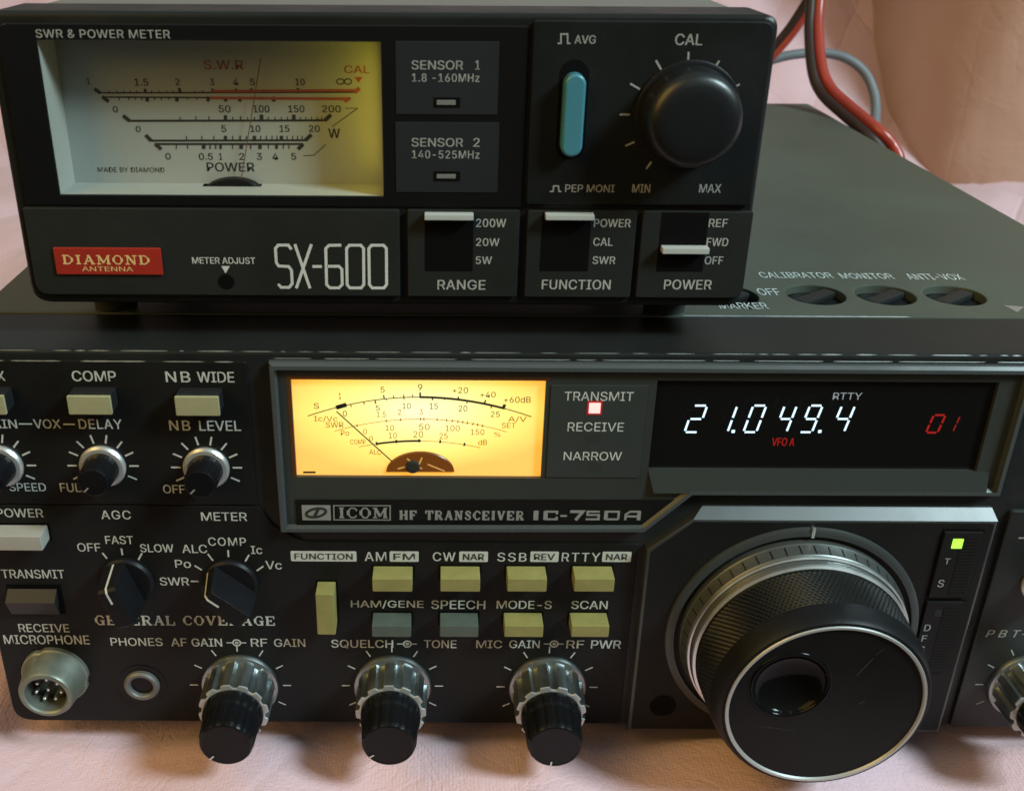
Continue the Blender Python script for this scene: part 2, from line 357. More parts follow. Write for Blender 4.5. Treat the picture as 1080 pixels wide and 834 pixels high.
def ribbon(bm, pts, w, Y, lift=0.06, closed=False):
    """flat stroke through mm points in the XZ plane"""
    global _rk; _rk = (_rk + 1) % 17; lift += _rk * 0.0016
    n = len(pts); L = []; R = []
    for i in range(n):
        p = Vector(pts[i])
        a = Vector(pts[i - 1]) if (i > 0 or closed) else None; c = Vector(pts[(i + 1) % n]) if (i < n - 1 or closed) else None
        d1 = (p - a).normalized() if a is not None else (c - p).normalized(); d2 = (c - p).normalized() if c is not None else d1
        t = (d1 + d2);
        if t.length < 1e-6: t = d1
        t.normalize(); nr = Vector((-t.y, t.x)); k = w / 2 / max(0.35, abs(nr.dot(Vector((-d1.y, d1.x)))))
        L.append(bm.verts.new((p.x + nr.x * k, Y - lift, p.y + nr.y * k))); R.append(bm.verts.new((p.x - nr.x * k, Y - lift, p.y - nr.y * k)))
    for i in range(n if closed else n - 1):
        j = (i + 1) % n; bm.faces.new((R[i], R[j], L[j], L[i]))
def pxr(bm, pts, w, Y, lift=0.06, closed=False): ribbon(bm, [P(x, y, Y) for x, y in pts], w, Y, lift, closed)
def pfill(bm, pts, Y, lift=0.06):
    bm.faces.new([bm.verts.new((P(x, y, Y)[0], Y - lift, P(x, y, Y)[1])) for x, y in pts])
# slab-serif caps drawn as strokes: (heavy strokes), (thin strokes)
SER = {
 'A': (.95, [[(.5, 1), (.85, 0)]], [[(.5, 1), (.14, 0)], [(.27, .33), (.73, .33)], [(0, 0), (.3, 0)], [(.65, 0), (1, 0)], [(.35, 1), (.55, 1)]]),
 'C': (.85, [[(.16, .72), (.13, .5), (.16, .28)]], [[(.9, .7), (.9, .85), (.7, 1), (.4, 1), (.16, .72)], [(.16, .28), (.4, 0), (.7, 0), (.92, .22)]]),
 'D': (.9, [[(.2, 0), (.2, 1)], [(.85, .7), (.88, .5), (.85, .3)]], [[(0, 1), (.55, 1), (.85, .7)], [(.85, .3), (.55, 0), (0, 0)]]),
 'E': (.85, [[(.2, 0), (.2, 1)]], [[(0, 1), (.88, 1), (.88, .72)], [(.2, .5), (.6, .5)], [(.6, .36), (.6, .64)], [(0, 0), (.9, 0), (.9, .28)]]),
 'F': (.85, [[(.2, 0), (.2, 1)]], [[(0, 1), (.88, 1), (.88, .72)], [(.2, .5), (.6, .5)], [(.6, .36), (.6, .64)], [(0, 0), (.45, 0)]]),
 'G': (.92, [[(.16, .72), (.13, .5), (.16, .28)], [(.8, .45), (.8, 0)]], [[(.85, .7), (.85, .85), (.7, 1), (.4, 1), (.16, .72)], [(.16, .28), (.4, 0), (.62, 0), (.8, .2)], [(.55, .45), (.98, .45)]]),
 'H': (1.0, [[(.2, 0), (.2, 1)], [(.8, 0), (.8, 1)]], [[(0, 0), (.38, 0)], [(0, 1), (.38, 1)], [(.62, 0), (1, 0)], [(.62, 1), (1, 1)], [(.2, .5), (.8, .5)]]),
 'I': (.5, [[(.5, 0), (.5, 1)]], [[(.1, 0), (.9, 0)], [(.1, 1), (.9, 1)]]),
 'L': (.85, [[(.2, 0), (.2, 1)]], [[(0, 1), (.42, 1)], [(0, 0), (.9, 0), (.9, .35)]]),
 'M': (1.15, [[(.84, 0), (.84, 1)], [(.16, 1), (.5, .15)]], [[(.16, 0), (.16, 1)], [(.5, .15), (.84, 1)], [(0, 0), (.3, 0)], [(0, 1), (.18, 1)], [(.7, 0), (1, 0)], [(.82, 1), (1, 1)]]),
 'N': (1.0, [[(.2, 1), (.8, 0)]], [[(.2, 0), (.2, 1)], [(.8, 0), (.8, 1)], [(0, 0), (.38, 0)], [(0, 1), (.22, 1)], [(.62, 1), (1, 1)]]),
 'O': (.9, [[(.14, .7), (.11, .5), (.14, .3)], [(.86, .7), (.89, .5), (.86, .3)]], [[(.14, .7), (.35, 1), (.65, 1), (.86, .7)], [(.86, .3), (.65, 0), (.35, 0), (.14, .3)]]),
 'R': (.95, [[(.2, 0), (.2, 1)], [(.5, .5), (.82, 0)]], [[(0, 1), (.6, 1), (.78, .85), (.78, .65), (.6, .5), (.2, .5)], [(0, 0), (.4, 0)], [(.7, 0), (1, 0)]]),
 'S': (.8, [[(.2, .68), (.5, .53), (.8, .35)]], [[(.82, .7), (.82, .85), (.6, 1), (.35, 1), (.18, .85), (.2, .68)], [(.8, .35), (.82, .15), (.6, 0), (.35, 0), (.14, .15), (.14, .3)]]),
 'T': (.9, [[(.5, 0), (.5, 1)]], [[(.05, .7), (.05, 1), (.95, 1), (.95, .7)], [(.28, 0), (.72, 0)]]),
 'V': (.95, [[(.16, 1), (.5, 0)]], [[(.5, 0), (.84, 1)], [(0, 1), (.34, 1)], [(.66, 1), (1, 1)]]),
 ' ': (.6, [], []),
}
def serif(bm, s, x0, x1, ytop, ybot, Y=0.0, heavy=0.17, thin=0.11, gap=0.16, lift=0.06, skip=()):
    a, b_, zb, zt = prect(x0, x1, ytop, ybot, Y); tot = sum(SER[c][0] for c in s) + gap * (len(s) - 1)
    k = (b_ - a) / tot; h = zt - zb; x = a
    for i, c in enumerate(s):
        w, hv, th = SER[c]
        if i not in skip:
            for st in hv: ribbon(bm, [(x + u * w * k, zb + v * h) for u, v in st], heavy * h * 1.25, Y, lift)
            for st in th: ribbon(bm, [(x + u * w * k, zb + (0.05 + v * .9) * h) for u, v in st], thin * h, Y, lift + 0.004)
        x += (w + gap) * k
# ================================================================ RADIO TRANSCEIVER
rig = root("radio_transceiver", (35, 0, 0), "wide black radio transceiver with glowing amber meter and big tuning knob, lying on pink cloth", "transceiver")
TOPZ = 106.3
bm = newbm(); box(bm, -109.8, 179.4, 16, 305, 1.0, 103.0, 1.5); mk("chassis", bm, BEZEL, rig)
for x in (-88, 158):
    for y in (30, 280): bm = newbm(); lathe(bm, [(9, 0), (9, 4), (8, 5)], x, y, top=-4.0, n=24); mk("foot", bm, RUBBER, rig)
bz = newbm(); prism(bz, rpoly(rect(-110.8, 180.4, 0, TOPZ), [5, 5, 2.4, 2.4]), [], 22.0, 0.6, 1.0, 2)
bezel = mk("front_bezel", bz, BEZEL, rig, ang=25)

bm = newbm(); rw = random.Random(3)
def wear_glint(bm, x0, x1, Y, Z, w, cover_=.6, lmin=2, lmax=16):
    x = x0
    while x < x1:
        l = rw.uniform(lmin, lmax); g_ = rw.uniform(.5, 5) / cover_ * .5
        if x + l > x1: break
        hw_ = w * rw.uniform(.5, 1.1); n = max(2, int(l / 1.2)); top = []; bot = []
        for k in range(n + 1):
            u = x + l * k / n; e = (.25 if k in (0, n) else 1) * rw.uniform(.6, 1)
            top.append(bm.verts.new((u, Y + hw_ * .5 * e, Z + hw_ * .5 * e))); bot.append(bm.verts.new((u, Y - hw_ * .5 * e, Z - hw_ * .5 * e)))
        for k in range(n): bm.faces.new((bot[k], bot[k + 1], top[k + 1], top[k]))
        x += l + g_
wear_glint(bm, -109, -43, -.02, 104.02, .22, .5); wear_glint(bm, -109, 179, 1.0, 106.12, .22, .55, .8, 11); wear_glint(bm, -36, 179, .55, 104.7, .22, .7, 2, 24)
mk("edge_wear_glint", bm, mat("bare_metal_glint", (.13, .14, .135), .45, .3), bezel)  # pale slivers: paint chips on the ridge, plus a painted highlight along the plate
# top cover with four recessed trimmers
TR = [(PZ(x, y, TOPZ)[0], 38.2) for x, y in ((858, 309), (933, 311), (1008, 313))]; TR.insert(0, (73.0, 37.0))
bm = newbm()
outl = rpoly([(-110.2, 22.9), (140.2, 22.9), (142.2, 26.0), (179.9, 26.0), (179.9, 305.5), (-110.2, 305.5)], [1, 0, 0, 1, 2, 2])
circ = lambda x, y, r, n=40: [(x + r * math.cos(2 * math.pi * k / n), y + r * math.sin(2 * math.pi * k / n)) for k in range(n)]
b2 = newbm(); prism(b2, [(x, y) for x, y in outl], [circ(x, y, 7.3) for x, y in TR], -104.2, -106.5, 0.5, 2)
for v in b2.verts: v.co = Vector((v.co.x, v.co.z, -v.co.y))
bmesh.ops.recalc_face_normals(b2, faces=b2.faces[:]); merge(bm, b2)
box(bm, -110.3, -109.4, 23, 305, 2, 104.3, 0.2); box(bm, 179.0, 180.0, 26.1, 305, 2, 104.3, 0.2)
cover = mk("top_cover", bm, COVER, rig)
bm = newbm(); wear_glint(bm, 58, 139.5, 22.95, 106.44, .5, 3.5, 20, 60); mk("edge_wear_glint", bm, bpy.data.materials["bare_metal_glint"], cover)  # cover's bent front edge catching light, painted as a pale strip
bm = newbm()
for s_, x0, x1, y0, y1 in (("CALIBRATOR", 801, 877, 287.5, 293.5), ("MONITOR", 886, 941, 288.5, 294.3), ("ANTI-VOX", 956.5, 1014.5, 289.2, 295.3), ("OFF", 799, 822, 304.5, 311.5), ("MARKER", 758, 809, 319.5, 326)):
    text(bm, s_, x0, x1, y0, y1, top=106.5, bold=0.02)
mk("cover_lettering", bm, INK, cover)
bm = newbm(); bm.faces.new([bm.verts.new(v) for v in ((139.0, 31.0, 106.56), (139.9, 26.2, 106.56), (143.5, 29.9, 106.56))]); mk("corner_glint", bm, ALU, cover)  # highlight on the metal corner, painted as a bright triangle
for i, (x, y) in enumerate(TR):
    bm = newbm(); lathe(bm, [(7.25, 0), (7.25, 0.8), (6.6, 1.2)], x, y, top=103.2, n=40)
    tk_ = mk("trimmer_knob", bm, KNOBD, rig); bm = newbm()
    b2 = newbm(); box(b2, -6.6, 6.6, -1.9, 1.9, 104.2, 106.3, 0.7)
    bmesh.ops.rotate(b2, verts=b2.verts[:], cent=(0, 0, 0), matrix=Matrix.Rotation(math.radians(38), 3, 'Z')); bmesh.ops.translate(b2, verts=b2.verts[:], vec=(x, y, 0)); merge(bm, b2)
    mk("slotted_bar", bm, BEZEL, tk_)

# front plates
bm = newbm(); prism(bm, rpoly(rect(-110.0, -42.0, 67.3, 104.0), [0.5, 0.6, 0.8, 1]), [], 0.7, 0.0, 0.3, 2)
pl_vox = mk("control_panel", bm, BLACK, rig)
bm = newbm(); prism(bm, rpoly([(-110.0, 0.8), (48.4, 0.8), (48.4, 56.9), (-31.5, 56.9), (-38.5, 61.5), (-41.8, 66.8), (-110.0, 66.8)], [5, 0.8, 0.8, 3, 3, 0.5, 0.8]), [], 0.7, 0.0, 0.3, 2)
pl_low = mk("control_panel", bm, BLACK, rig)
bm = newbm(); prism(bm, rpoly(rect(134.6, 179.8, 0.8, 67.0), [1, 5, 1, 1]), [], 0.7, -0.6, 0.5, 2)
pl_right = mk("control_panel", bm, BEZEL, rig)
tp = [(50.0, 0.9), (131.0, 0.9), (131.0, 67.8), (62.2, 67.8), (50.0, 57.0)]
bm = newbm(); prism(bm, [(50.0, 0.9), (131.0, 0.9), (131.0, 65.5), (59.9, 65.5), (50.0, 56.8)], [], 0.7, -2.5, .35, 2)
b2 = newbm(); v = [b2.verts.new(q) for q in ((59.9, -2.5, 65.5), (131, -2.5, 65.5), (131, .7, 65.5), (59.9, .7, 65.5), (62.3, -.1, 67.8), (130.2, -.1, 67.8), (130.2, .7, 67.8), (62.3, .7, 67.8))]
for q in ((0, 1, 5, 4), (1, 2, 6, 5), (2, 3, 7, 6), (3, 0, 4, 7), (4, 5, 6, 7)): b2.faces.new([v[k] for k in q])
bmesh.ops.recalc_face_normals(b2, faces=b2.faces[:]); merge(bm, b2)
pl_tune = mk("tuning_panel", bm, STRIP, rig, ang=20)
bm = newbm(); prism(bm, rpoly([(50.8, 1.6), (130.3, 1.6), (130.3, 64.9), (60.2, 64.9), (50.8, 56.5)], 0.8), [], -2.4, -2.56); mk("panel_face", bm, BLACK, pl_tune)

# lettering on the plates
bm = newbm(); t = lambda s, x0, x1, y0, y1, **k: text(bm, s, x0, x1, y0, y1, **k)
t("VOX", -22, 5, 391, 401.3); t("COMP", 75.7, 122.4, 391, 402, bold=.02); t("NB", 174.5, 200.7, 391.7, 402.8, bold=.02, sp=1.15); t("WIDE", 207.9, 247, 392, 403, bold=.02)
t("GAIN", -19, 17.8, 442, 451.4); t("VOX", 35.4, 64, 442, 451.6); t("DELAY", 83, 128.7, 442, 452, sp=1.05)
t("NB", 178.5, 200.7, 443.3, 453.7, sp=1.15); t("LEVEL", 210, 254, 443.5, 454); t("SPEED", 9.5, 48.4, 509, 517.7); t("FULL", 63.3, 92, 509.3, 518.5); t("OFF", 172, 195, 511, 520)
pxr(bm, [(20, 446.8), (34, 446.9)], .35, 0); pxr(bm, [(66.8, 447.2), (79, 447.3)], .35, 0)
def ticks(bm, cx, cz, r0, r1, angs, w=0.42, Y=0.0):
    for a in angs:
        c, s_ = math.cos(math.radians(a)), math.sin(math.radians(a))
        ribbon(bm, [(cx + r0 * c, cz + r0 * s_), (cx + r1 * c, cz + r1 * s_)], w, Y)
SMALL = [(-100.4, 77.7), (-76.8, 77.7), (-53.0, 77.4)]
for c in SMALL: ticks(bm, c[0], c[1], 6.0, 8.2, [90 + k for k in (-13, 13, -39, 39, -64, 64, -90, 90, -116, 116)])
mk("panel_lettering", bm, INK, pl_vox)
bm = newbm()
t("POWER", -4, 45.6, 536, 545.2); t("AGC", 106.5, 138, 538, 547.2, bold=.02, sp=1.1); t("METER", 212, 260.6, 540, 548.8, bold=.02)
t("OFF", 81.5, 106, 572.4, 581.2); t("FAST", 111, 140.5, 564.8, 573.4); t("SLOW", 147.7, 183, 573.5, 582)
for a, b_ in (((108, 582.6), (113, 588.6)), ((128.1, 578), (129.2, 585)), ((149.8, 583), (146, 590)), ((201.4, 612.6), (209.6, 612.7)), ((205.3, 596.1), (212.9, 600.7)), ((219.1, 583.7), (224.7, 590.9)), ((240.6, 579.7), (241, 587)), ((262.8, 584.6), (258.7, 591.7)), ((277.8, 596.7), (270.8, 601.5))):
    pxr(bm, [a, b_], .42, 0)
t("ALC", 192, 218.5, 574, 582.8); t("COMP", 219.5, 259.5, 566.5, 575.2, sp=1.1); t("Ic", 264.5, 276.6, 575.4, 583.8); t("Vc", 280, 297.3, 591.2, 600); t("Po", 184.6, 201.4, 590, 598.4); t("SWR", 168.5, 199.4, 608.5, 617)
t("TRANSMIT", 1.6, 68, 600.3, 609.5); t("RECEIVE", 19.7, 73, 657.5, 666.2); t("MICROPHONE", 4, 94.3, 669.3, 678.8)
serif(bm, "GENERAL", 100, 184.6, 648.7, 658.8); serif(bm, "COVERAGE", 193, 290, 649.2, 659)
t("PHONES", 116.6, 171.5, 672.2, 680.6); t("AF", 180.4, 197, 672.6, 681); t("GAIN", 202, 234.2, 672.8, 681.2, bold=.02); t("RF", 264.5, 282, 673, 681.4); t("GAIN", 289, 322, 673.2, 681.6)
t("AM", 384.4, 407.4, 581.8, 591.2, sp=1.1, bold=.02); t("CW", 456.3, 480.4, 582, 591.3, sp=1.1, bold=.02); t("SSB", 524.5, 555.4, 582.4, 591.8, sp=1.15); t("RTTY", 592.5, 633, 582.6, 591.8, sp=1.15)
t("HAM/GENE", 370, 446.9, 632.6, 641.2); t("SPEECH", 454.8, 511.9, 632.7, 641.8); t("MODE-S", 523.8, 582, 633, 641.6); t("SCAN", 602.5, 640.9, 633.2, 641.8)
t("SQUELCH", 349.3, 414.8, 674.2, 683.2, bold=.02); t("TONE", 447, 481.5, 674.5, 682.9); t("MIC", 502.2, 529.6, 674.7, 683); t("GAIN", 537, 569.3, 674.7, 683); t("RF", 597.4, 616, 674.8, 683.1); t("PWR", 623.3, 655.2, 674.8, 683.3, bold=.025)
for x in (249.7, 429.6, 584.4):
    y = 677.3 if x < 300 else 678.6; cx_, cz_ = P(x, y)
    ribbon(bm, [(cx_ + .95 * math.cos(k * math.pi / 8), cz_ + .95 * math.sin(k * math.pi / 8)) for k in range(16)], .38, 0, closed=True)
    ribbon(bm, [(cx_ + .3 * math.cos(k * math.pi / 4), cz_ + .3 * math.sin(k * math.pi / 4)) for k in range(8)], .3, 0, closed=True)
    ribbon(bm, [(cx_ - 2.6, cz_), (cx_ - .9, cz_)], .3, 0); ribbon(bm, [(cx_ + .9, cz_), (cx_ + 2.4, cz_)], .3, 0)
GAINK = [(-50.1, 13.15), (-11.05, 13.2), (28.7, 13.1)]
for c in GAINK: ticks(bm, c[0], c[1], 10.9, 13.0, range(-30, 240, 30), .34)
# filled boxes: FUNCTION, FM, NAR, REV, NAR
boxes = [("FUNCTION", 306.7, 376, 580.8, 591.6), ("FM", 411, 441.6, 581, 592), ("NAR", 484.3, 514.6, 581.2, 592.2), ("REV", 559.3, 589.2, 581.2, 592.2), ("NAR", 635.2, 665.8, 581.4, 592.2)]
for s_, x0, x1, y0, y1 in boxes:
    a, b_, z0, z1 = prect(x0, x1, y0, y1); f = [bm.verts.new((u, -.05, v)) for u, v in rpoly(rect(a, b_, z0, z1), .35)]; bm.faces.new(f)
mk("panel_lettering", bm, INK, pl_low)
bm = newbm()
for s_, x0, x1, y0, y1 in boxes: t(s_, x0 + 4, x1 - 4, y0 + 2.3, y1 - 2.2, lift=.12, bold=.02)
mk("dark_lettering", bm, INKBLK, pl_low)
bm = newbm(); text(bm, "P B T-", 1040, 1082, 664, 671.5, Y=-.6, slant=.2); ticks(bm, 151.0, 15.2, 10.9, 13.0, range(90, 240, 30), .34, Y=-.6)
pxr(bm, [(1074, 567), (1084, 567)], .4, -.6)
mk("panel_lettering", bm, INKGREY, pl_right)

# ---- display window: rim, clear sheet, backing, meter, lamps, frequency display
Yw = -2.0
W = [P(x, y, Yw) for x, y in ((282.8, 384.5), (1091, 389.5), (1056, 524.5), (731, 523.5), (680, 562.5), (295, 562.5))]
W[1] = (W[2][0] + 0.2, W[1][1]); W[0] = (W[5][0] - 0.0, W[0][1])
def inset(poly, d):
    n = len(poly); out = []
    for i in range(n):
        p = Vector(poly[i]); a = Vector(poly[i - 1]); c = Vector(poly[(i + 1) % n]); d1 = (p - a).normalized(); d2 = (c - p).normalized()
        n1 = Vector((d1.y, -d1.x)); n2 = Vector((d2.y, -d2.x)); k = n1 + n2; k = k / max(1e-6, k.dot(n1)) ; out.append(tuple(p + k * d))
    return out
area2 = sum(W[i][0] * W[(i + 1) % 6][1] - W[(i + 1) % 6][0] * W[i][1] for i in range(6))
if area2 > 0: W = W[::-1]
win = newbm(); prism(win, W, [inset(W, 1.7)], 0.7, Yw, 1.3, 1)
window = mk("display_window", win, RIM, rig, ang=20)
# backing with openings for the meter and the frequency display
mrect = prect(306.6, 574.3, 399.5, 502.3, 0); mx0, mx1 = P(306.8, 399.5)[0], P(570.2, 502)[0]; mz0, mz1 = P(440, 502.2)[1], P(440, 399.6)[1]
dx0, dx1 = P(683.5, 496, -.6)[0], P(1030, 496, -.6)[0]; dz0, dz1 = P(850, 496, -.6)[1], P(850, 402, -.6)[1]
bm = newbm(); prism(bm, inset(W, 1.6), [rect(mx0, mx1, mz0, mz1)[::1], rect(dx0, dx1, dz0, dz1)], 0.7, -0.6, 0.0); mk("window_backing", bm, SMOKE, window)
bm = newbm(); a, b_, z0, z1 = prect(578.5, 679, 406, 503, -.6); box(bm, a, b_, -.85, -.5, z0, z1, .12); legend = mk("legend_plate", bm, LEGEND, window)
bm = newbm(); text(bm, "TRANSMIT", 595.3, 668.2, 413, 422.6, Y=-.85, bold=.0); text(bm, "RECEIVE", 598.8, 657.8, 445.3, 454.7, Y=-.85, bold=0); text(bm, "NARROW", 594.5, 655.7, 476.3, 485.2, Y=-.85, bold=0); mk("legend_lettering", bm, mat("legend_ink", (.62, .64, .62), .6), legend)
bm = newbm(); a, b_, z0, z1 = prect(617.5, 636.5, 421.5, 438.5, -.85); box(bm, a + .3, b_ - .3, -.93, -.8, z0 + .3, z1 - .3); mk("lamp_rim", bm, LAMPREDRIM, legend)
bm = newbm(); a, b_, z0, z1 = prect(621.2, 633.2, 424.8, 435.6, -.95); box(bm, a, b_, -1.15, -.85, z0, z1, .1); mk("transmit_lamp", bm, LAMPRED, legend)
bm = newbm()
for y0, y1 in ((456.5, 467), (487, 497)):
    a, b_, z0, z1 = prect(618, 635, y0, y1, -.85); box(bm, a, b_, -.9, -.8, z0, z1, .05)
mk("unlit_lamp_window", bm, SMOKE, legend)
# name strip
bm = newbm(); pp = [P(x, y, -.6) for x, y in ((311.5, 526.5), (711, 526.5), (676, 555), (313, 555))]; prism(bm, pp, [], -.5, -.8); strip = mk("name_strip", bm, BLACK, window)
bm = newbm()
a, b_, z0, z1 = prect(318.6, 348.8, 532.3, 548.3, -.8); f = [bm.verts.new((u, -.86, v)) for u, v in rect(a, b_, z0, z1)]; bm.faces.new(f)
pxr(bm, [(352, 532.8), (411.5, 533), (411.5, 548), (352.3, 547.8)], .28, -.8, closed=True)
serif(bm, "ICOM", 357, 408.5, 535, 546, Y=-.8, heavy=.19, thin=.12)
serif(bm, "HF TRANSCEIVER", 421.3, 552.6, 538.4, 547.8, Y=-.8, heavy=.21, thin=.15, gap=.22)
def blk(strokes, x0, x1, y0=538.2, y1=548.2):
    a, b_, z0, z1 = prect(x0, x1, y0, y1, -.8)
    for st, w in strokes: ribbon(bm, [(a + u * (b_ - a), z0 + v * (z1 - z0)) for u, v in st], w, -.8)
hw, lw = .78, .54
blk([([(.5, 0), (.5, 1)], 1.15)], 562, 568.5)
blk([([(.95, .62), (.95, .9), (.2, .9), (.2, .1), (.95, .1), (.95, .38)], lw), ([(.16, .05), (.16, .95)], 1.0)], 573, 588)
blk([([(0, .45), (1, .45)], lw)], 591, 598)
blk([([(0, .9), (.95, .9), (.45, 0)], hw)], 601, 615)
blk([([(.95, .9), (.1, .9), (.1, .55), (.9, .55), (.9, .1), (0, .1)], lw)], 618, 633)
blk([([(.1, .1), (.1, .9), (.9, .9), (.9, .1)], lw), ([(.12, .05), (.12, .95)], .9), ([(.1, .1), (.9, .1)], lw)], 637, 654)
blk([([(.1, 0), (.1, .6), (.35, .9), (.9, .9), (.9, 0)], lw), ([(.1, .4), (.9, .4)], lw), ([(.88, 0), (.88, .9)], .85)], 658, 676)
mk("silver_lettering", bm, INKGREY, strip)
bm = newbm(); cx_, cz_ = P(333.5, 540.2, -.8)
ribbon(bm, [(cx_ + 2.3 * math.cos(k * math.pi / 12) + .35 * math.sin(k * math.pi / 12), cz_ + 1.2 * math.sin(k * math.pi / 12) + .25 * math.cos(k * math.pi / 12)) for k in range(24)], .62, -.8, .14, closed=True)
ribbon(bm, [(cx_ + .5, cz_ + .9), (cx_ + .1, cz_), (cx_ - .4, cz_ - .9)], .7, -.8, .14); mk("emblem", bm, INKBLK, strip)
# S meter
bm = newbm(); box(bm, mx0 - .1, mx1 + .1, .42, .52, mz0 - .1, mz1 + .1); sm = mk("signal_meter", bm, BACKLIT, window)
YM = .42; scl = newbm(); ft = newbm()
def arc(bm, p0, p1, p2, w, n=24, f0=0, f1=1):
    q = []
    for k in range(n + 1):
        s_ = f0 + (f1 - f0) * k / n
        # circle-like through three points (quadratic Lagrange in x)
        x = p0[0] + (p2[0] - p0[0]) * s_
        y = p0[1] * (x - p1[0]) * (x - p2[0]) / ((p0[0] - p1[0]) * (p0[0] - p2[0])) + p1[1] * (x - p0[0]) * (x - p2[0]) / ((p1[0] - p0[0]) * (p1[0] - p2[0])) + p2[1] * (x - p0[0]) * (x - p1[0]) / ((p2[0] - p0[0]) * (p2[0] - p1[0]))
        q.append((x, y))
    pxr(bm, q, w, YM); return q
zz = lambda x, y: (270 + x / 2.512, 370 + y / 2.512)
A0, A1, A2 = zz(137, 172), zz(435, 122), zz(730, 174)
arc(scl, A0, A1, A2, .22); arc(scl, A0, A1, A2, .55, f0=.5, f1=.88)
B0, B1, B2 = zz(208, 212), zz(435, 180), zz(665, 214); arc(ft, B0, B1, B2, .14)
C0, C1, C2 = zz(272, 254), zz(435, 238), zz(595, 256); arc(ft, C0, C1, C2, .14); arc(scl, C0, C1, C2, .5, f0=.14, f1=.51)
def atick(bm, A, x, up, dn, w):
    X = zz(x, 0)[0]; p0, p1, p2 = A
    y = p0[1] * (X - p1[0]) * (X - p2[0]) / ((p0[0] - p1[0]) * (p0[0] - p2[0])) + p1[1] * (X - p0[0]) * (X - p2[0]) / ((p1[0] - p0[0]) * (p1[0] - p2[0])) + p2[1] * (X - p0[0]) * (X - p1[0]) / ((p2[0] - p0[0]) * (p2[0] - p1[0]))
    sl = (X - p1[0]) / 190.0; pxr(bm, [(X + up * sl, y - up), (X - dn * sl, y + dn)], w, YM)
for x, u, d_, w in ((222, 1, 2, 1.0), (340, 4, 0, .3), (435, 5, 0, .4), (535, 3, 1, .35), (605, 4, 0, .35), (655, 4, 1, .7), (250, 0, 3, .22), (285, 0, 3, .22), (315, 0, 4, .3), (365, 3, 0, .2), (392, 3, 2, .25), (415, 3, 0, .2), (468, 0, 3, .3), (500, 0, 2, .2), (560, 0, 3, .25), (625, 0, 3, .3), (345, 0, 2, .2)):
    atick(scl, (A0, A1, A2), x, u, d_, w)
pxr(scl, [zz(212, 150), zz(240, 142)], 1.05, YM)
for x in (268, 345, 383, 436, 445, 480, 505, 520, 535, 548, 560, 575, 587, 600): atick(ft, (B0, B1, B2), x, 1.5, 1.5, .22)
for x in (320, 372, 432, 488, 552): atick(scl, (C0, C1, C2), x, 2, 1.5, .4)
def mt(bm, s_, x0, x1, y0, y1): a = zz(x0, y0); c = zz(x1, y1); text(bm, s_, a[0], c[0], a[1], c[1], Y=YM, bold=-.006)
for a in (("S", 153, 167, 138, 153), ("1", 219, 226, 111, 127), ("5", 330, 341, 95, 110), ("9", 429, 441, 88, 105), ("+20", 521, 562, 96, 112), ("+40", 594, 635, 108, 123), ("+60dB", 657, 728, 121, 137), ("0", 230, 241, 158, 173), ("5", 317, 328, 144, 158), ("10", 388, 410, 138, 153), ("15", 460, 482, 138, 154), ("20", 537, 560, 144, 160), ("25", 622, 646, 160, 175)): mt(scl, *a)
for a in (("A/V", 668, 717, 173, 189), ("Ic/Vc", 154, 216, 172, 188), ("SWR", 185, 232, 188, 203), ("1.5", 320, 344, 161, 175), ("2", 376, 385, 155, 169), ("3", 433, 442, 154, 169), ("SET", 651, 688, 190, 204), ("Po", 225, 247, 210, 224), ("0", 284, 294, 206, 220), ("10", 343, 366, 196, 211), ("50", 432, 460, 193, 209), ("100", 502, 540, 197, 212), ("150", 569, 605, 207, 222), ("%", 631, 648, 215, 227), ("COMP", 250, 290, 234, 247), ("0", 300, 310, 225, 238), ("10", 352, 373, 216, 231), ("20", 417, 443, 212, 229), ("25", 486, 508, 217, 233), ("dB", 589, 612, 235, 249), ("ALC", 300, 332, 261, 274)): mt(ft, *a)
pxr(scl, [zz(125, 321), zz(158, 321)], .5, YM)
mk("scale_print", scl, INKBLK, sm); mk("fine_scale_print", ft, INKBRN, sm)
bm = newbm(); cxp, czb = zz(435, 321)
pts = [P(cxp + 36 * math.cos(math.pi * k / 24), czb - 21.5 * math.sin(math.pi * k / 24), .1) for k in range(25)]
prism(bm, pts, [], .4, -.1, .2, 1); mk("pivot_cover", bm, mat("amber_brown_cover", (0.10, 0.035, 0.008), 0.3, emit=(0.6, 0.16, 0.01), estr=0.16), sm)
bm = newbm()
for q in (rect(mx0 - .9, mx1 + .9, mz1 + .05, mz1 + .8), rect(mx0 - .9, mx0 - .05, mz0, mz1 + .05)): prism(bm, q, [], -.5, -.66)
mk("meter_edge_glow", bm, mat("brown_rim_glow", (.10, .035, .012), .35), window)  # orange meter glow and brown shade on the rim, painted as brown strips
bm = newbm(); cxc = P(*zz(415, 312), -.1); lathe(bm, [(1.7, .1), (1.6, .5), (1.0, .8)], cxc[0], cxc[1] + .6, 0, 24); mk("pivot_hub", bm, INKBLK, sm)
bm = newbm()
for q in ([(400, 285), (440, 312)], [(440, 282), (432, 300)], [(455, 300), (500, 318)], [(375, 312), (420, 300)]): ribbon(bm, [P(*zz(*p), -.1) for p in q], .35, -.1)
mk("pivot_springs", bm, mat("brass_springs", (0.7, 0.4, 0.15), 0.4, emit=(0.9, 0.4, 0.08), estr=0.25), sm)
bm = newbm(); ribbon(bm, [P(*zz(213, 160), 0), P(*zz(372, 303), 0)], .3, 0, 0.0); mk("needle", bm, INKBLK, sm)
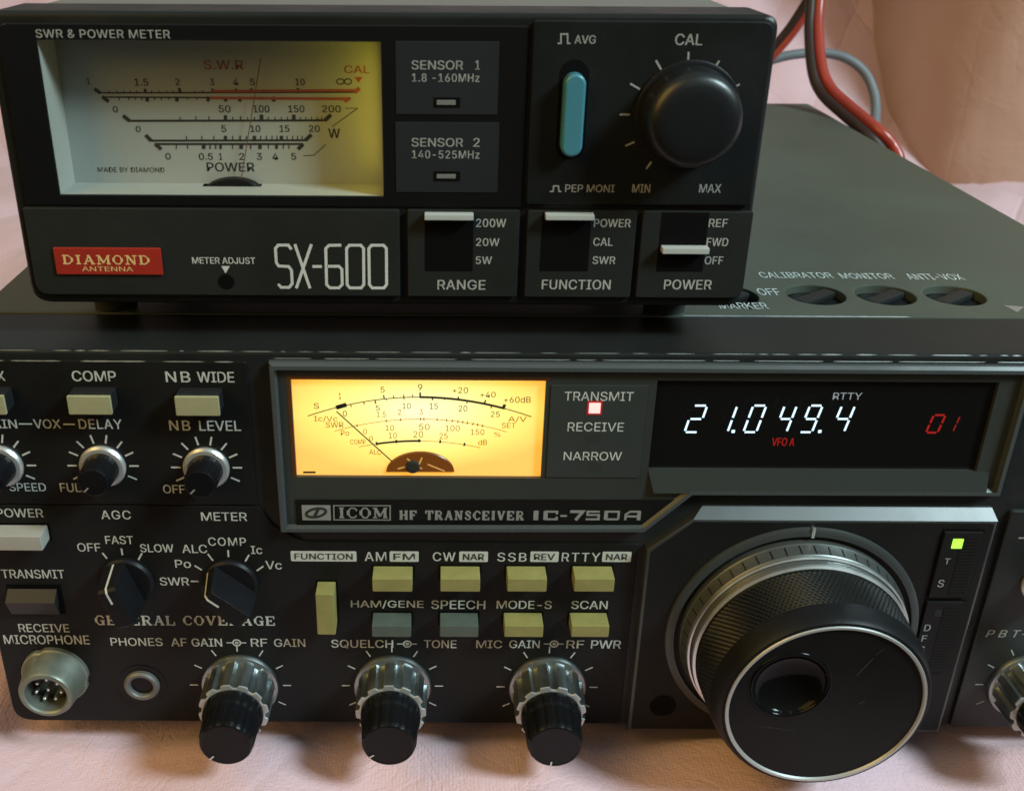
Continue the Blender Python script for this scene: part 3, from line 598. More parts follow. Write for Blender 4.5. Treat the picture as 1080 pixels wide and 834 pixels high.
# frequency display
bm = newbm(); box(bm, dx0 - .1, dx1 + .1, .42, .55, dz0 - .1, dz1 + .1); disp = mk("frequency_display", bm, GLOSSK, window)
SEG = {'a': ((0, 1), (1, 1)), 'b': ((1, 1), (1, .5)), 'c': ((1, .5), (1, 0)), 'd': ((1, 0), (0, 0)), 'e': ((0, 0), (0, .5)), 'f': ((0, .5), (0, 1)), 'g': ((0, .5), (1, .5))}
DG = {'0': 'abcdef', '1': 'bc', '2': 'abged', '4': 'fgbc', '9': 'abcfgd'}
def seg7(bm, c, x0, x1, y0, y1, w=.5, slant=.2, cut=.10):
    a, b_, z0, z1 = prect(x0, x1, y0, y1, .4); h = z1 - z0; wd = (b_ - a) - slant * h
    for k in DG[c]:
        (u0, v0), (u1, v1) = SEG[k]; p = Vector((a + u0 * wd + slant * v0 * h, z0 + v0 * h)); q = Vector((a + u1 * wd + slant * v1 * h, z0 + v1 * h)); d_ = (q - p) * cut; ribbon(bm, [tuple(p + d_), tuple(q - d_)], w, .4)
bm = newbm()
for c, x0, x1 in (("2", 723.6, 744), ("1", 752, 775.5), ("0", 786, 806), ("4", 819, 838), ("9", 845.5, 865), ("4", 879, 899)): seg7(bm, c, x0, x1, 427.5, 455.5, .47)
for x in (773.2, 864.5): a = P(x, 455, .4); box(bm, a[0] - .35, a[0] + .35, .3, .4, a[1] - .3, a[1] + .4)
mk("white_digits", bm, DIGIT, disp)
bm = newbm(); text(bm, "RTTY", 878.6, 909, 414, 421.2, Y=.4, bold=-.01); mk("mode_legend", bm, DIGGREY, disp)
bm = newbm(); text(bm, "VFO A", 814, 838, 461.5, 470, Y=.4, bold=.01); mk("red_legend", bm, DIGRED, disp)
bm = newbm(); seg7(bm, "0", 978.5, 995, 437.5, 456, .5); mk("red_digit", bm, DIGRED, disp)
bm = newbm(); seg7(bm, "1", 996.5, 1010.5, 438.5, 455, .34); mk("dim_digit", bm, DIGDIM, disp)
# sloping ledge under the display and sloping cheek at its right
lz0 = P(850, 521, -1.8)[1]; bm = newbm(); L0 = P(731, 510, -1.8)[0]
v = [bm.verts.new(q) for q in ((dx0, -.62, dz0 - .05), (dx1 + 3.0, -.62, dz0 - .05), (dx1 + 3.0, -1.78, lz0), (dx0 + 1.6, -1.78, lz0))]
bm.faces.new(v); mk("window_ledge", bm, mat("ledge_smoke", (.040, .046, .044), .3), window)
bm = newbm(); bm.faces.new([bm.verts.new((u, -1.85, v)) for u, v in inset(W, 1.5)]); mk("clear_sheet", bm, GLASS, window)

# ---- keys
def key(name, x0, x1, yt, yb, m, L=5.2, label=None, Y0=0.0, r=.25):
    X0 = P(x0, yb, Y0 - L)[0]; X1 = P(x1, yb, Y0 - L)[0]; Zt = P((x0 + x1) / 2, yt, Y0)[1]; Zb = P((x0 + x1) / 2, yb, Y0 - L)[1]
    h = newbm(); box(h, X0 - .45, X1 + .45, Y0 - .04, Y0 + .3, Zb - .45, Zt + .5); slot = mk("key_slot", h, DEEP, rig)
    b = newbm(); box(b, X0, X1, Y0 - L, Y0 + .1, Zb, Zt, r); k = mk(name, b, m, slot, label); return k
def key2(x0, x1, yt, yb, m, L=5.0):        # dark body with a cream cap on its front
    X0 = P(x0, yb, -L)[0]; X1 = P(x1, yb, -L)[0]; Zt = P((x0 + x1) / 2, yt, 0)[1]; Zb = P((x0 + x1) / 2, yb, -L)[1]
    b = newbm(); box(b, X0, X1, -L + .9, .1, Zb, Zt, .2); k = mk("push_key", b, KEYDARK, rig)
    b = newbm(); box(b, X0 - .05, X1 + .05, -L, -L + .95, Zb - .05, Zt + .05, .2); mk("key_cap", b, m, k)
key2(-32, 6.5, 407.5, 437.3, KEYCAP); key2(73, 118, 408, 437.2, KEYCAP); key2(186, 231.6, 408.6, 438.5, KEYCAP)
for x0, x1 in ((392.8, 434.8), (464.4, 506.2), (534.9, 576.3), (605.3, 647.4)): key("push_key", x0, x1, 596.8, 624, KEY)
for x0, x1, m in ((392.4, 433.4, KEYGREY), (463.9, 504.3, KEYGREY), (531.8, 572.6, KEY), (602.3, 641.8, KEY)): key("push_key", x0, x1, 645.8, 671.8, m, label="dark grey-green push key" if m is KEYGREY else None)
key("function_key", 334.8, 353.9, 613, 669.3, KEY)
key("power_key", -14, 45.3, 553, 581, KEYPOW, 5.0, r=.4)
X0, X1, Z0, Z1 = prect(9, 67, 616, 647)
bm = newbm(); box(bm, X0, X1, -.06, .3, Z0, Z1, .05); sl = mk("transmit_switch", bm, DEEP, rig)
bm = newbm(); v = [bm.verts.new(q) for q in ((X0 + .6, -.5, Z1 - 1), (X1 - 1, -.5, Z1 - 1), (X1 - 1, -3.2, Z1 - 3.2), (X0 + .6, -3.2, Z1 - 3.2), (X1 - 1, -1.2, Z0 + .8), (X0 + .6, -1.2, Z0 + .8))]
bm.faces.new(v[:4]); bm.faces.new((v[3], v[2], v[4], v[5])); bm.faces.new((v[0], v[3], v[5])); bm.faces.new((v[1], v[4], v[2])); mk("rocker", bm, KEYDARK, sl)

# ---- knobs
def gain_knob(cx, cz, ang, Y0=0.0, ph=0.0):
    n = 12
    def mod(a, i):
        if i < 5: return 1
        c = math.cos(n * (a + ph)); return 1 - .10 * max(0, min(1, (c - .1) * 2.2))
    b = newbm()
    lathe(b, [(9.9, 0), (9.95, .5), (9.7, 1.1), (9.3, 1.3), (9.1, 1.35), (9.05, 1.6), (8.95, 5), (8.85, 9.6), (8.7, 9.9)], cx, cz, Y0, 144, mod)
    k = mk("gain_knob", b, SATIN, rig)
    b = newbm(); lathe(b, [(8.78, 9.7), (8.7, 10.0), (8.5, 10.08), (6.6, 10.1)], cx, cz, Y0, 144, lambda a, i: mod(a, 9) if i < 3 else 1, closed_front=False); mk("bright_edge", b, WHITEMET, k)
    def m2(a, i):
        if i in (0, 1, 9, 10, 11): return 1
        c = math.cos(16 * a); return 1 - .035 * max(0, c)
    b = newbm(); lathe(b, [(6.8, 9.9), (7.45, 10.2), (7.5, 10.9), (7.3, 13), (6.95, 13.6), (6.85, 14.2), (6.75, 17), (6.65, 19.4), (6.45, 20.2), (6.15, 20.7), (5.8, 20.8), (5.6, 20.65)], cx, cz, Y0, 128, m2)
    kk = mk("inner_knob", b, KNOBK, k)
    b = newbm(); a = math.radians(ang); c, s_ = math.cos(a), math.sin(a); ribbon(b, [(cx + 4.6 * c, cz + 4.6 * s_), (cx + 6.2 * c, cz + 6.2 * s_)], .4, Y0 - 20.85); b2 = None
    o = mk("pointer_line", b, INK, k)
for (x, z), a, ph in zip(GAINK, (228, 218, 262), (.1, .22, .05)): gain_knob(x, z, a, 0, ph)
gain_knob(151.0, 15.2, 240, -.6, .15)
def small_knob(cx, cz, R=5.3, L=8.0, Y0=0.0, ang=225):
    b = newbm(); lathe(b, [(R, 0), (R + .05, .7), (R - .4, 1.3), (R - 1.3, 1.5)], cx, cz, Y0, 64); k = mk("trim_knob", b, CHROME, rig)
    b = newbm(); lathe(b, [(R - 1.25, .6), (R - 1.25, 1.6), (R - 1.4, 2.4), (R - 1.6, L - .8), (R - 1.9, L - .2), (R - 2.3, L)], cx, cz, Y0, 72, lambda a, i: 1 - .03 * max(0, math.cos(18 * a)) if 2 <= i <= 4 else 1); mk("knob_cap", b, KNOBK, k)
    b = newbm(); a = math.radians(ang); c, s_ = math.cos(a), math.sin(a); ribbon(b, [(cx + 1.6 * c, cz + 1.6 * s_), (cx + (R - 2.2) * c, cz + (R - 2.2) * s_)], .35, Y0 - L, .05); mk("pointer_line", b, INKDIM, k)
for x, z in SMALL: small_knob(x, z)
small_knob(147.6, 46.8, 5.6, 8, -.6)
def bar_knob(cx, cz, ang, R=6.8, L=10.5):
    b = newbm(); lathe(b, [(R, 0), (R, .9), (R - .5, 1.5), (R - .9, 1.6)], cx, cz, 0, 64); k = mk("selector_knob", b, KNOBD, rig)
    a = math.radians(ang); d = Vector((math.cos(a), 0, math.sin(a))); s_ = Vector((-d.z, 0, d.x)); c = Vector((cx, 0, cz))
    prof = [(-R + .2, 1.5), (-R + .3, L - .6), (-R + 1.0, L), (R * .62, L), (R * .74, L - .8), (R - .5, 1.5)]
    b = newbm(); vl = []
    for sg, w0 in ((-1, 1), (1, 1)):
        vl.append([b.verts.new(c + d * u - Vector((0, l, 0)) + s_ * sg * (2.8 - .05 * l)) for u, l in prof])
    n = len(prof); b.faces.new(vl[0]); b.faces.new(vl[1])
    for i in range(n): b.faces.new((vl[0][i], vl[0][(i + 1) % n], vl[1][(i + 1) % n], vl[1][i]))
    bmesh.ops.recalc_face_normals(b, faces=b.faces[:]); bmesh.ops.bevel(b, geom=b.edges[:], offset=.35, segments=2, profile=.5, affect='EDGES'); mk("finger_grip", b, KNOBD, k)
    b = newbm()
    pp = [(R - .45, 1.75), (R * .74 + .12, L - .82), (R * .62, L + .06), (R * .15, L + .06)]; ls = []
    for sg in (-1, 1): ls.append([b.verts.new(c + d * u - Vector((0, l, 0)) + s_ * sg * .27 - Vector((0, .02, 0))) for u, l in pp])
    for i in range(3): b.faces.new((ls[0][i], ls[0][i + 1], ls[1][i + 1], ls[1][i]))
    mk("pointer_line", b, INK, k)
bar_knob(-75.4, 45.5, 108); bar_knob(-50.1, 45.2, 140)

# ---- sockets
bm = newbm(); c = (-97.0, 16.4)
lathe(bm, [(8.6, 0), (8.5, 1.0), (8.1, 1.3), (7.5, 3.2), (7.2, 5.0), (6.9, 7.3), (6.5, 8.0), (5.6, 8.2), (5.2, 7.8), (5.1, 2.0)], *c, 0, 64, closed_front=True,
      mod=lambda a, i: (1 - .05 * (1 if math.cos(3 * a + .6) > .93 else 0)) if i < 3 else 1)
mic = mk("microphone_socket", bm, NICKEL, rig)
bm = newbm(); lathe(bm, [(5.05, 1.0), (5.05, 3.2)], *c, 0, 48); mk("socket_insert", bm, GLOSSK, mic)
bm = newbm()
for k in range(7): a = math.radians(90 + 51.4 * k); lathe(bm, [(.55, 3.1), (.55, 5.6), (.3, 6.0)], c[0] + 3.2 * math.cos(a), c[1] + 3.2 * math.sin(a), 0, 14)
lathe(bm, [(.55, 3.1), (.55, 5.6), (.3, 6.0)], *c, 0, 14); mk("contact_pins", bm, ALU, mic)
bm = newbm(); c = (-75.3, 13.3); lathe(bm, [(4.55, 0), (4.5, 1.0), (4.0, 1.5), (3.3, 1.4), (2.95, 1.0), (2.9, -.0)], *c, 0, 48); jack = mk("phones_jack", bm, mat("jack_ring", (0.15, 0.15, 0.14), .55, .6, var=.1), rig)
bm = newbm(); lathe(bm, [(2.88, .05), (2.86, .12)], *c, 0, 32); mk("jack_hole", bm, DEEP, jack)
bm = newbm(); lathe(bm, [(6.2, .02), (6.2, .12), (5.9, .2), (4.5, .2)], *c, 0, 48); mk("jack_washer", bm, KNOBK, jack)

# ---- tuning knob and its panel
tc_ = (87.5, 32.8)
bm = newbm(); lathe(bm, [(31.0, 2.4), (30.8, 3.2), (29.9, 3.7), (28.9, 3.6), (28.7, 2.6)], *tc_, 0, 128, closed_front=False); mk("mount_ring", bm, mat("mount_ring_grey", (.03, .034, .034), .32), rig)
bm = newbm(); a = math.radians(89); box(bm, tc_[0] + .1, tc_[0] + .9, -3.85, -2.6, tc_[1] + 28.6, tc_[1] + 31.2, .1); mk("index_mark", bm, ALU, rig)
bm = newbm(); lathe(bm, [(27.6, 2.6), (27.5, 4.2), (27.2, 4.7), (26.6, 7.4), (26.4, 7.6), (25.2, 7.8), (24.0, 11.5), (24.0, 23.8)], *tc_, 0, 160, closed_front=False)
tk = mk("tuning_knob", bm, SKIRT, rig, ang=20)
bm = newbm()
for k in range(50):
    a = 2 * math.pi * (k + .3) / 50; c, s_ = math.cos(a), math.sin(a); nx, nz = -s_ * .12, c * .12
    q = [(27.28, 4.75), (26.72, 7.2)]; r0, l0 = q[0]; r1, l1 = q[1]
    bm.faces.new([bm.verts.new((tc_[0] + r * c + sg * nx, -l - .03, tc_[1] + r * s_ + sg * nz)) for r, l, sg in ((r0, l0, -1), (r0, l0, 1), (r1, l1, 1), (r1, l1, -1))])
mk("dial_graduation", bm, DEEP, tk)
bm = newbm()
lathe(bm, [(26.3, 7.5), (26.55, 7.9), (26.5, 8.4), (26.1, 8.6)], *tc_, 0, 160, closed_front=False); lathe(bm, [(25.4, 9.8), (25.85, 10.2), (25.8, 10.8), (25.2, 11.1)], *tc_, 0, 160, closed_front=False)
mk("bright_ring", bm, ALU, tk)
bm = newbm(); lathe(bm, [(25.9, 8.5), (25.4, 9.9)], *tc_, 0, 160, closed_front=False); mk("ring_groove", bm, SKIRT, tk)
# knurled grip: pyramids
b = newbm(); n = 132; rows = [(11.1 + .92 * i) for i in range(13)]; ring = []
ring.append([b.verts.new((tc_[0] + 24.9 * math.cos(2 * math.pi * k / (2 * n)), -11.0, tc_[1] + 24.9 * math.sin(2 * math.pi * k / (2 * n)))) for k in range(2 * n)])
for j in range(27):
    l = 11.3 + j * .44; R0 = 24.75 - .012 * j; rr = []
    for k in range(2 * n):
        a = 2 * math.pi * k / (2 * n); up = (j % 2 == 1) and ((k + (j // 2)) % 2 == 0); r = R0 + (.50 if up else 0.0)
        rr.append(b.verts.new((tc_[0] + r * math.cos(a), -l, tc_[1] + r * math.sin(a))))
    ring.append(rr)
for j in range(len(ring) - 1):
    for k in range(2 * n): b.faces.new((ring[j][k], ring[j][(k + 1) % (2 * n)], ring[j + 1][(k + 1) % (2 * n)], ring[j + 1][k]))
bmesh.ops.recalc_face_normals(b, faces=b.faces[:]); grip = mk("rubber_grip", b, mat("grip_rubber", (.007, .0075, .0075), .3, spec=.25), tk, ang=5)
bm = newbm(); lathe(bm, [(24.4, 22.6), (24.75, 23.0), (24.7, 23.6), (24.2, 25.6), (23.7, 27.2), (23.1, 28.0), (22.3, 28.15)], *tc_, 0, 160, closed_front=False); mk("front_rim", bm, KNOBD, tk)
bm = newbm(); lathe(bm, [(22.45, 28.05), (22.25, 28.45), (21.7, 28.4), (21.5, 27.9)], *tc_, 0, 160, closed_front=False); mk("silver_edge", bm, WHITEMET, tk)
# face with a finger dimple
dc = P(833.5, 723, -28.0); b = newbm(); nr, na = 60, 120; rg = []

for i in range(nr + 1):
    r = 21.6 * (1 - i / nr); row = []
    for k in range(na):
        a = 2 * math.pi * k / na; x = tc_[0] + r * math.cos(a); z = tc_[1] + r * math.sin(a); d = math.hypot(x - dc[0], z - dc[1]); R0 = 8.3
        dep = 0
        if d < R0: dep = .4 + 3.3 * (1 - (d / R0) ** 2) ** .8
        row.append(b.verts.new((x, -27.9 + dep, z)))
        if i == nr: break
    rg.append(row)
for i in range(nr - 1):
    for k in range(na): b.faces.new((rg[i][k], rg[i][(k + 1) % na], rg[i + 1][(k + 1) % na], rg[i + 1][k]))
for k in range(na): b.faces.new((rg[nr - 1][k], rg[nr - 1][(k + 1) % na], rg[nr][0]))
bmesh.ops.recalc_face_normals(b, faces=b.faces[:]); mk("knob_face", b, mat("face_black", (.006, .006, .006), .34, spec=.12, rvar=.07, vscale=120), tk, ang=60)
bm = newbm(); lathe(bm, [(9.3, 27.7), (9.1, 28.05), (8.8, 28.22), (8.4, 28.1)] + [(8.3 * math.sin(q * math.pi / 28), 28 - 3.1 * math.cos(q * math.pi / 28)) for q in range(13, 0, -1)], *dc, 0, 72); mk("finger_dimple", bm, mat("dimple_gloss", (.004, .004, .004), .09, spec=.08), tk, ang=80)
bm = newbm()
for q0, q1, w in (((903, 712), (921, 694), .10), ((924, 690), (932, 684), .07), ((905, 742), (912, 739), .12), ((800, 765), (838, 770), .05)): ribbon(bm, [P(*q0, -27.95), P(*q1, -27.95)], w, -27.95)
mk("scratches", bm, mat("scratch_grey", (.06, .06, .06), .4), tk)
# TS / DFS keys
for (y0, y1, lab) in ((559.5, 628, "step key with lit green lamp"), (633, 706, "lower key marked with small letters")):
    X0, X1 = 118.9, 128.0; Z1 = P(1015, y0, -2.5)[1]; Z0 = P(990, y1, -2.5)[1]
    b = newbm(); box(b, X0 - .4, X1 + .4, -2.62, -2.4, Z0 - .4, Z1 + .4); s2 = mk("key_slot", b, DEEP, pl_tune)
    b = newbm(); box(b, X0, X1, -3.3, -2.4, Z0, Z1, .25)
    for k in range(int((Z1 - Z0) / .9) - 1): box(b, X0 + 4.4, X1 - .6, -3.42, -3.25, Z0 + .8 + k * .9, Z0 + 1.2 + k * .9)
    mk("step_key", b, BLACK, s2, lab)
b = newbm(); a, b_, z0, z1 = prect(1004.2, 1015.2, 568, 578, -3.3); box(b, a, b_, -3.5, -3.2, z0, z1, .12); mk("green_lamp", b, LED, pl_tune)
b = newbm(); a, b_, z0, z1 = prect(985, 993, 643, 650, -3.3); box(b, a, b_, -3.4, -3.2, z0, z1, .08); mk("unlit_lamp", b, KEYDARK, pl_tune)
b = newbm(); text(b, "T", 996, 1002, 588.5, 594.5, Y=-3.35, slant=0); text(b, "S", 989, 995.6, 611, 618.8, Y=-3.35); text(b, "D", 974.8, 981.4, 658.2, 665, Y=-3.35); text(b, "F", 972, 977.6, 669.5, 676, Y=-3.35); text(b, "S", 969, 975, 681, 688, Y=-3.35); mk("key_lettering", b, INKGREY, pl_tune)
hx = P(699, 743.5, -2.5); b = newbm(); lathe(b, [(3.4, 2.5), (3.3, 2.75), (2.4, 2.7)], *hx, 0, 32); mk("drag_screw", b, DEEP, pl_tune)

# ================================================================ SWR / POWER METER
YF = 6.0
swr = root("power_meter", (-11, 60, 106.6), "black square-cornered power meter with grey-yellow scale and red badge, standing on the transceiver", "power meter")
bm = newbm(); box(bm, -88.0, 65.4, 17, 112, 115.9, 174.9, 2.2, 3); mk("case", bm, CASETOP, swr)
for x in (-78, 55):
    for y in (28, 100): b = newbm(); lathe(b, [(5, 0), (5, 8), (5.6, 9.2)], x, y, top=106.6, n=28); mk("foot", b, RUBBER, swr)
mw = [P(x, y, 6.0) for x, y in ((64.1, 205.5), (404.4, 205.0), (402, 44.6), (40.8, 45))]
x0m, x1m = mw[0][0] - .2, mw[1][0]; z0m, z1m = mw[0][1], mw[2][1]
hole = rect(x0m, x1m, z0m, z1m); hole2 = rect(x0m - .6, x1m + .6, z0m - .6, z1m + .6)
bm = newbm(); prism(bm, rpoly(rect(-89.4, 66.8, 115.0, 175.9), [4.5, 3.5, 3.2, 3.2], 8), [hole2], 22, 6.5, 1.2, 3); fb = mk("front_frame", bm, CASE, swr, ang=30)
gx0 = P(22, 120, 6)[0]; gz0 = P(300, 218, 6)[1]; gx1 = P(554.5, 120, 6)[0]; gz1 = P(300, 37, 6)[1]
gx0 = -87.0; gz1 = 173.6
bm = newbm(); prism(bm, rpoly(rect(gx0, gx1, gz0, gz1), [.3, .3, .5, 2.5]), [hole], 6.6, 6.05, .15, 1); gl = mk("meter_surround", bm, GLOSSK, swr)
bm = newbm(); prism(bm, hole2, [hole], 18, 6.6); hs = mk("meter_housing", bm, FACE, swr)
bm = newbm(); box(bm, x0m - .5, x1m + .5, 16, 17, z0m - .5, z1m + .5); fc = mk("meter_card", bm, FACE, hs)
bm = newbm(); bm.faces.new([bm.verts.new((u, 6.4, v)) for u, v in rect(x0m - .05, x1m + .05, z0m - .05, z1m + .05)]); mk("meter_glass", bm, GLASS, hs)
bm = newbm(); text(bm, "SWR & POWER METER", 37.6, 179.3, 31.5, 40.5, Y=6.05, bold=.01, sp=1.05); mk("surround_lettering", bm, INKGREY, gl)
ld = bpy.data.lights.new("meter_fill_light", 'AREA'); ld.shape = 'RECTANGLE'; ld.size = 0.026; ld.size_y = 0.006; ld.energy = 0.0014; ld.color = (1.0, 0.80, 0.05)  # unseen light added to tint the right of the card yellow
lo = bpy.data.objects.new("meter_fill_light", ld); scene.collection.objects.link(lo); lo.parent = hs
lo.location = Vector((x1m - .3, 10.5, (z0m + z1m) / 2 + 1)) * S - ROOTS[swr.name]; lo.rotation_euler = Matrix(((0, 0, 1), (0, 1, 0), (-1, 0, 0))).to_euler()
# scale print at Y=16
YS = 16.0; qq = lambda x, y: (x / 2.526, y / 2.526)
blkp = newbm(); redp = newbm()
def qs(bm, pts, w): pxr(bm, [qq(*p) for p in pts], w, YS)
def qt(bm, s_, x0, x1, y0, y1, bold=.008): a = qq(x0, y0); c = qq(x1, y1); text(bm, s_, a[0], c[0], a[1], c[1], Y=YS, bold=bold)
qs(blkp, [(262, 248), (945, 246)], .3); qs(blkp, [(275, 259), (935, 262)], .3); qs(redp, [(565, 243.5), (955, 241)], .5); qs(redp, [(560, 261), (930, 264)], .55)
qs(blkp, [(252, 237), (268, 249)], .75); qs(blkp, [(272, 258), (290, 271)], .75); qs(redp, [(958, 235), (945, 247)], .8); qs(redp, [(932, 262), (918, 271)], .75)
for x, h in ((388, 12), (480, 14), (568, 12), (630, 12), (671, 13), (795, 14)): qs(blkp, [(x - 2, 249 - h), (x, 249)], .6)
for x in (292, 312, 330, 348, 365, 405, 425, 445, 462, 520, 540): qs(blkp, [(x - 1, 241), (x, 248)], .18)
for x in (393, 472, 555, 602, 640, 730): qs(blkp, [(x, 258), (x - 1, 271)], .7)
for x in (318, 343, 360, 378, 412, 430, 450, 500, 525): qs(blkp, [(x, 259), (x, 267)], .2)
qs(blkp, [(340, 322), (870, 321)], .42); qs(blkp, [(328, 308), (345, 322)], .8); qs(blkp, [(882, 306), (866, 321)], .8)
for x, w, h in ((480, .2, 10), (522, .2, 12), (557, .2, 12), (601, .7, 15), (620, .2, 10), (641, .25, 12), (660, .2, 10), (678, .2, 10), (697, .75, 16), (715, .2, 10), (733, .2, 10), (750, .2, 10), (766, .2, 10), (783, .75, 16), (800, .2, 10), (815, .2, 10), (830, .2, 10), (845, .2, 10), (857, .2, 10)): qs(blkp, [(x, 322 - h), (x, 322)], w)
qs(blkp, [(398, 375), (818, 374)], .42); qs(blkp, [(412, 384), (808, 384)], .42); qs(blkp, [(388, 360), (403, 375)], .8); qs(blkp, [(830, 359), (814, 374)], .8); qs(blkp, [(414, 384), (430, 398)], .8); qs(blkp, [(808, 384), (794, 398)], .8)
for x, w in ((497, .2), (538, .2), (570, .2), (601, .7), (620, .2), (640, .3), (657, .2), (678, .7), (695, .2), (710, .2), (725, .2), (738, .2), (750, .75), (765, .2), (780, .2), (793, .2), (805, .2)): qs(blkp, [(x, 362), (x, 374)], w)
for x, w in ((470, .2), (500, .2), (543, .75), (560, .25), (575, .25), (588, .5), (620, .2), (643, .75), (668, .25), (693, .7), (715, .2), (737, .6), (755, .2), (770, .2)): qs(blkp, [(x, 384), (x, 397)], w)
for a in (("1", 231, 240, 208, 225), ("1.5", 358, 395, 210, 229), ("2", 467, 479, 210, 228), ("3", 559, 571, 210, 228), ("4", 621, 635, 210, 228), ("5", 666, 679, 210, 228), ("10", 787, 812, 210, 228), ("0", 301, 314, 283, 300), ("50", 583, 614, 281, 300), ("100", 675, 718, 281, 300), ("150", 768, 811, 281, 300), ("200", 858, 908, 281, 300),
          ("0", 362, 375, 336, 352), ("5", 590, 603, 334, 352), ("10", 667, 694, 334, 352), ("15", 745, 771, 334, 352), ("20", 823, 852, 334, 352), ("0", 441, 455, 408, 425), ("0.5", 530, 567, 408, 426), ("1", 584, 592, 408, 426), ("2", 637, 651, 408, 426), ("3", 684, 698, 408, 426), ("4", 726, 741, 408, 426), ("5", 776, 789, 408, 426), ("W", 875, 906, 343, 368)): qt(blkp, *a)
qt(blkp, "POWER", 551, 678, 433, 457); qt(blkp, "MADE BY DIAMOND", 261, 438, 446, 459, .0)
for cc in (907, 927): pxr(blkp, [(qq(cc, 218)[0] + 3.9 * math.cos(k * math.pi / 8), qq(cc, 218)[1] + 2.9 * math.sin(k * math.pi / 8)) for k in range(16)], .22, YS, closed=True)
qs(blkp, [(920, 289), (953, 289), (885, 338)], .14); qs(blkp, [(808, 415), (836, 414), (868, 385)], .14)
qt(redp, "S.W.R", 543, 648, 161, 186); qt(redp, "CAL", 917, 985, 175, 196); pfill(redp, [qq(944, 206), qq(966, 206), qq(955, 221)], YS)
pk = mk("scale_print", blkp, INKBLK, fc); mk("red_scale_print", redp, INKRED, fc)
bm = newbm(); ribbon(bm, [P(275, 62, 14.6), P(254, 192, 14.6)], .22, 14.6, 0); mk("needle", bm, mat("needle_brown", (.13, .06, .03), .5), hs)
bm = newbm(); pts = [P(244.5 + 31 * math.cos(math.pi * k / 24), 204.5 - 15.5 * math.sin(math.pi * k / 24), 13.5) for k in range(25)]; pts = [(x, max(z, z0m + .02)) for x, z in pts]
prism(bm, pts, [], 15.8, 13.5, .3, 1); mk("pivot_cover", bm, KNOBD, hs)
# sensor plates
for (y0, y1, nm, fr, ty, fy, ly, w2) in ((43.9, 121, ("SENSOR", "1"), "1.8 -160MHz", (64, 73.7), (77.8, 86.6), (103, 113.8), (501.2, 506)), (129.2, 203, ("SENSOR", "2"), "140-525MHz", (145.7, 154.9), (158.8, 167.3), (181, 191.2), (499, 506))):
    a, b_, z0, z1 = prect(417.3, 525.6, y0, y1, 6.0); bm = newbm(); box(bm, a, b_, 5.9, 6.2, z0, z1, .12); sp_ = mk("sensor_plate", bm, SENSOR, swr)
    bm = newbm(); text(bm, nm[0], 434, 488.5, ty[0], ty[1], Y=5.9); text(bm, nm[1], w2[0], w2[1], ty[0], ty[1], Y=5.9, bold=.02); text(bm, fr, 434.5, 505.8, fy[0], fy[1], Y=5.9, sp=1.08); mk("plate_lettering", bm, INKGREY, sp_)
    a, b_, z0, z1 = prect(457.3, 485.2, ly[0], ly[1], 5.9); bm = newbm(); box(bm, a, b_, 5.84, 5.95, z0, z1); mk("lamp_recess", bm, DEEP, sp_)
    a, b_, z0, z1 = prect(460.6, 480.6, ly[0] + 2.7, ly[1] - 3, 5.9); bm = newbm(); box(bm, a, b_, 5.74, 5.9, z0, z1, .05); mk("sensor_lamp", bm, LAMPOFF, sp_)
# calibration panel (raised) with button and knob
a = P(559, 120, 5.4)[0]; zt = P(700, 22.5, 5.4)[1]; zb = P(700, 216.5, 5.4)[1]
bm = newbm(); prism(bm, rpoly(rect(a, 65.6, zb, zt), [.6, .6, 2.6, .8], 6), [], 6.6, 5.3, .35, 2); cp = mk("calibration_panel", bm, CASE, swr)
YC = 5.3; bm = newbm()
text(bm, "AVG", 605.9, 628.4, 37.4, 46.4, Y=YC); text(bm, "CAL", 712, 740.9, 36, 48, Y=YC, bold=.01); text(bm, "PEP MONI", 596, 648.2, 194.8, 202.8, Y=YC); text(bm, "MIN", 666.8, 685.8, 194.3, 203.2, Y=YC); text(bm, "MAX", 737.3, 760.6, 194.3, 203.3, Y=YC, bold=.02)
pxr(bm, [(588, 46), (591.6, 46), (591.6, 36.2), (598.6, 36.2), (598.6, 46), (601.5, 46)], .28, YC); pxr(bm, [(579.8, 202), (583.2, 202), (584, 196.2), (589, 196.2), (589.5, 202), (592, 202)], .28, YC)
for q0, q1 in (((726.2, 55), (725.6, 66)), ((691.7, 63.8), (697.2, 73.6)), ((758.6, 64.3), (752.3, 73.6)), ((664.7, 88.4), (674.8, 94.3)), ((780, 88.9), (771.2, 94.2)), ((653.6, 120.9), (664.2, 121)), ((659.6, 154), (669, 149.8)), ((681.5, 178.4), (687, 170.6))): pxr(bm, [q0, q1], .38, YC)
mk("panel_lettering", bm, INKGREY, cp)
kc = P(725, 121, YC)
bm = newbm(); lathe(bm, [(10.75, 0), (10.7, .7), (10.4, .9), (9.4, 1.0)], *kc, YC, 96); ck = mk("calibration_knob", bm, KNOBD, swr)
bm = newbm(); lathe(bm, [(9.75, .9), (9.65, 4), (9.5, 5.8), (9.25, 7.0), (8.75, 7.9), (8.0, 8.45), (6.8, 8.75), (5.0, 8.85), (3, 8.88), (1, 8.9)], *kc, YC, 96); mk("knob_dome", bm, DOME, ck, ang=80)
bc = P(603.5, 117, YC); cap = lambda r, h: [(bc[0] + r * math.cos(t_), bc[1] + (h if math.sin(t_) >= 0 else -h) + r * math.sin(t_)) for t_ in [2 * math.pi * (k + .5) / 40 for k in range(40)]]
bm = newbm(); prism(bm, cap(3.0, 7.0), [], 5.5, 5.25, .05, 1); bt = mk("button_slot", bm, DEEP, swr)
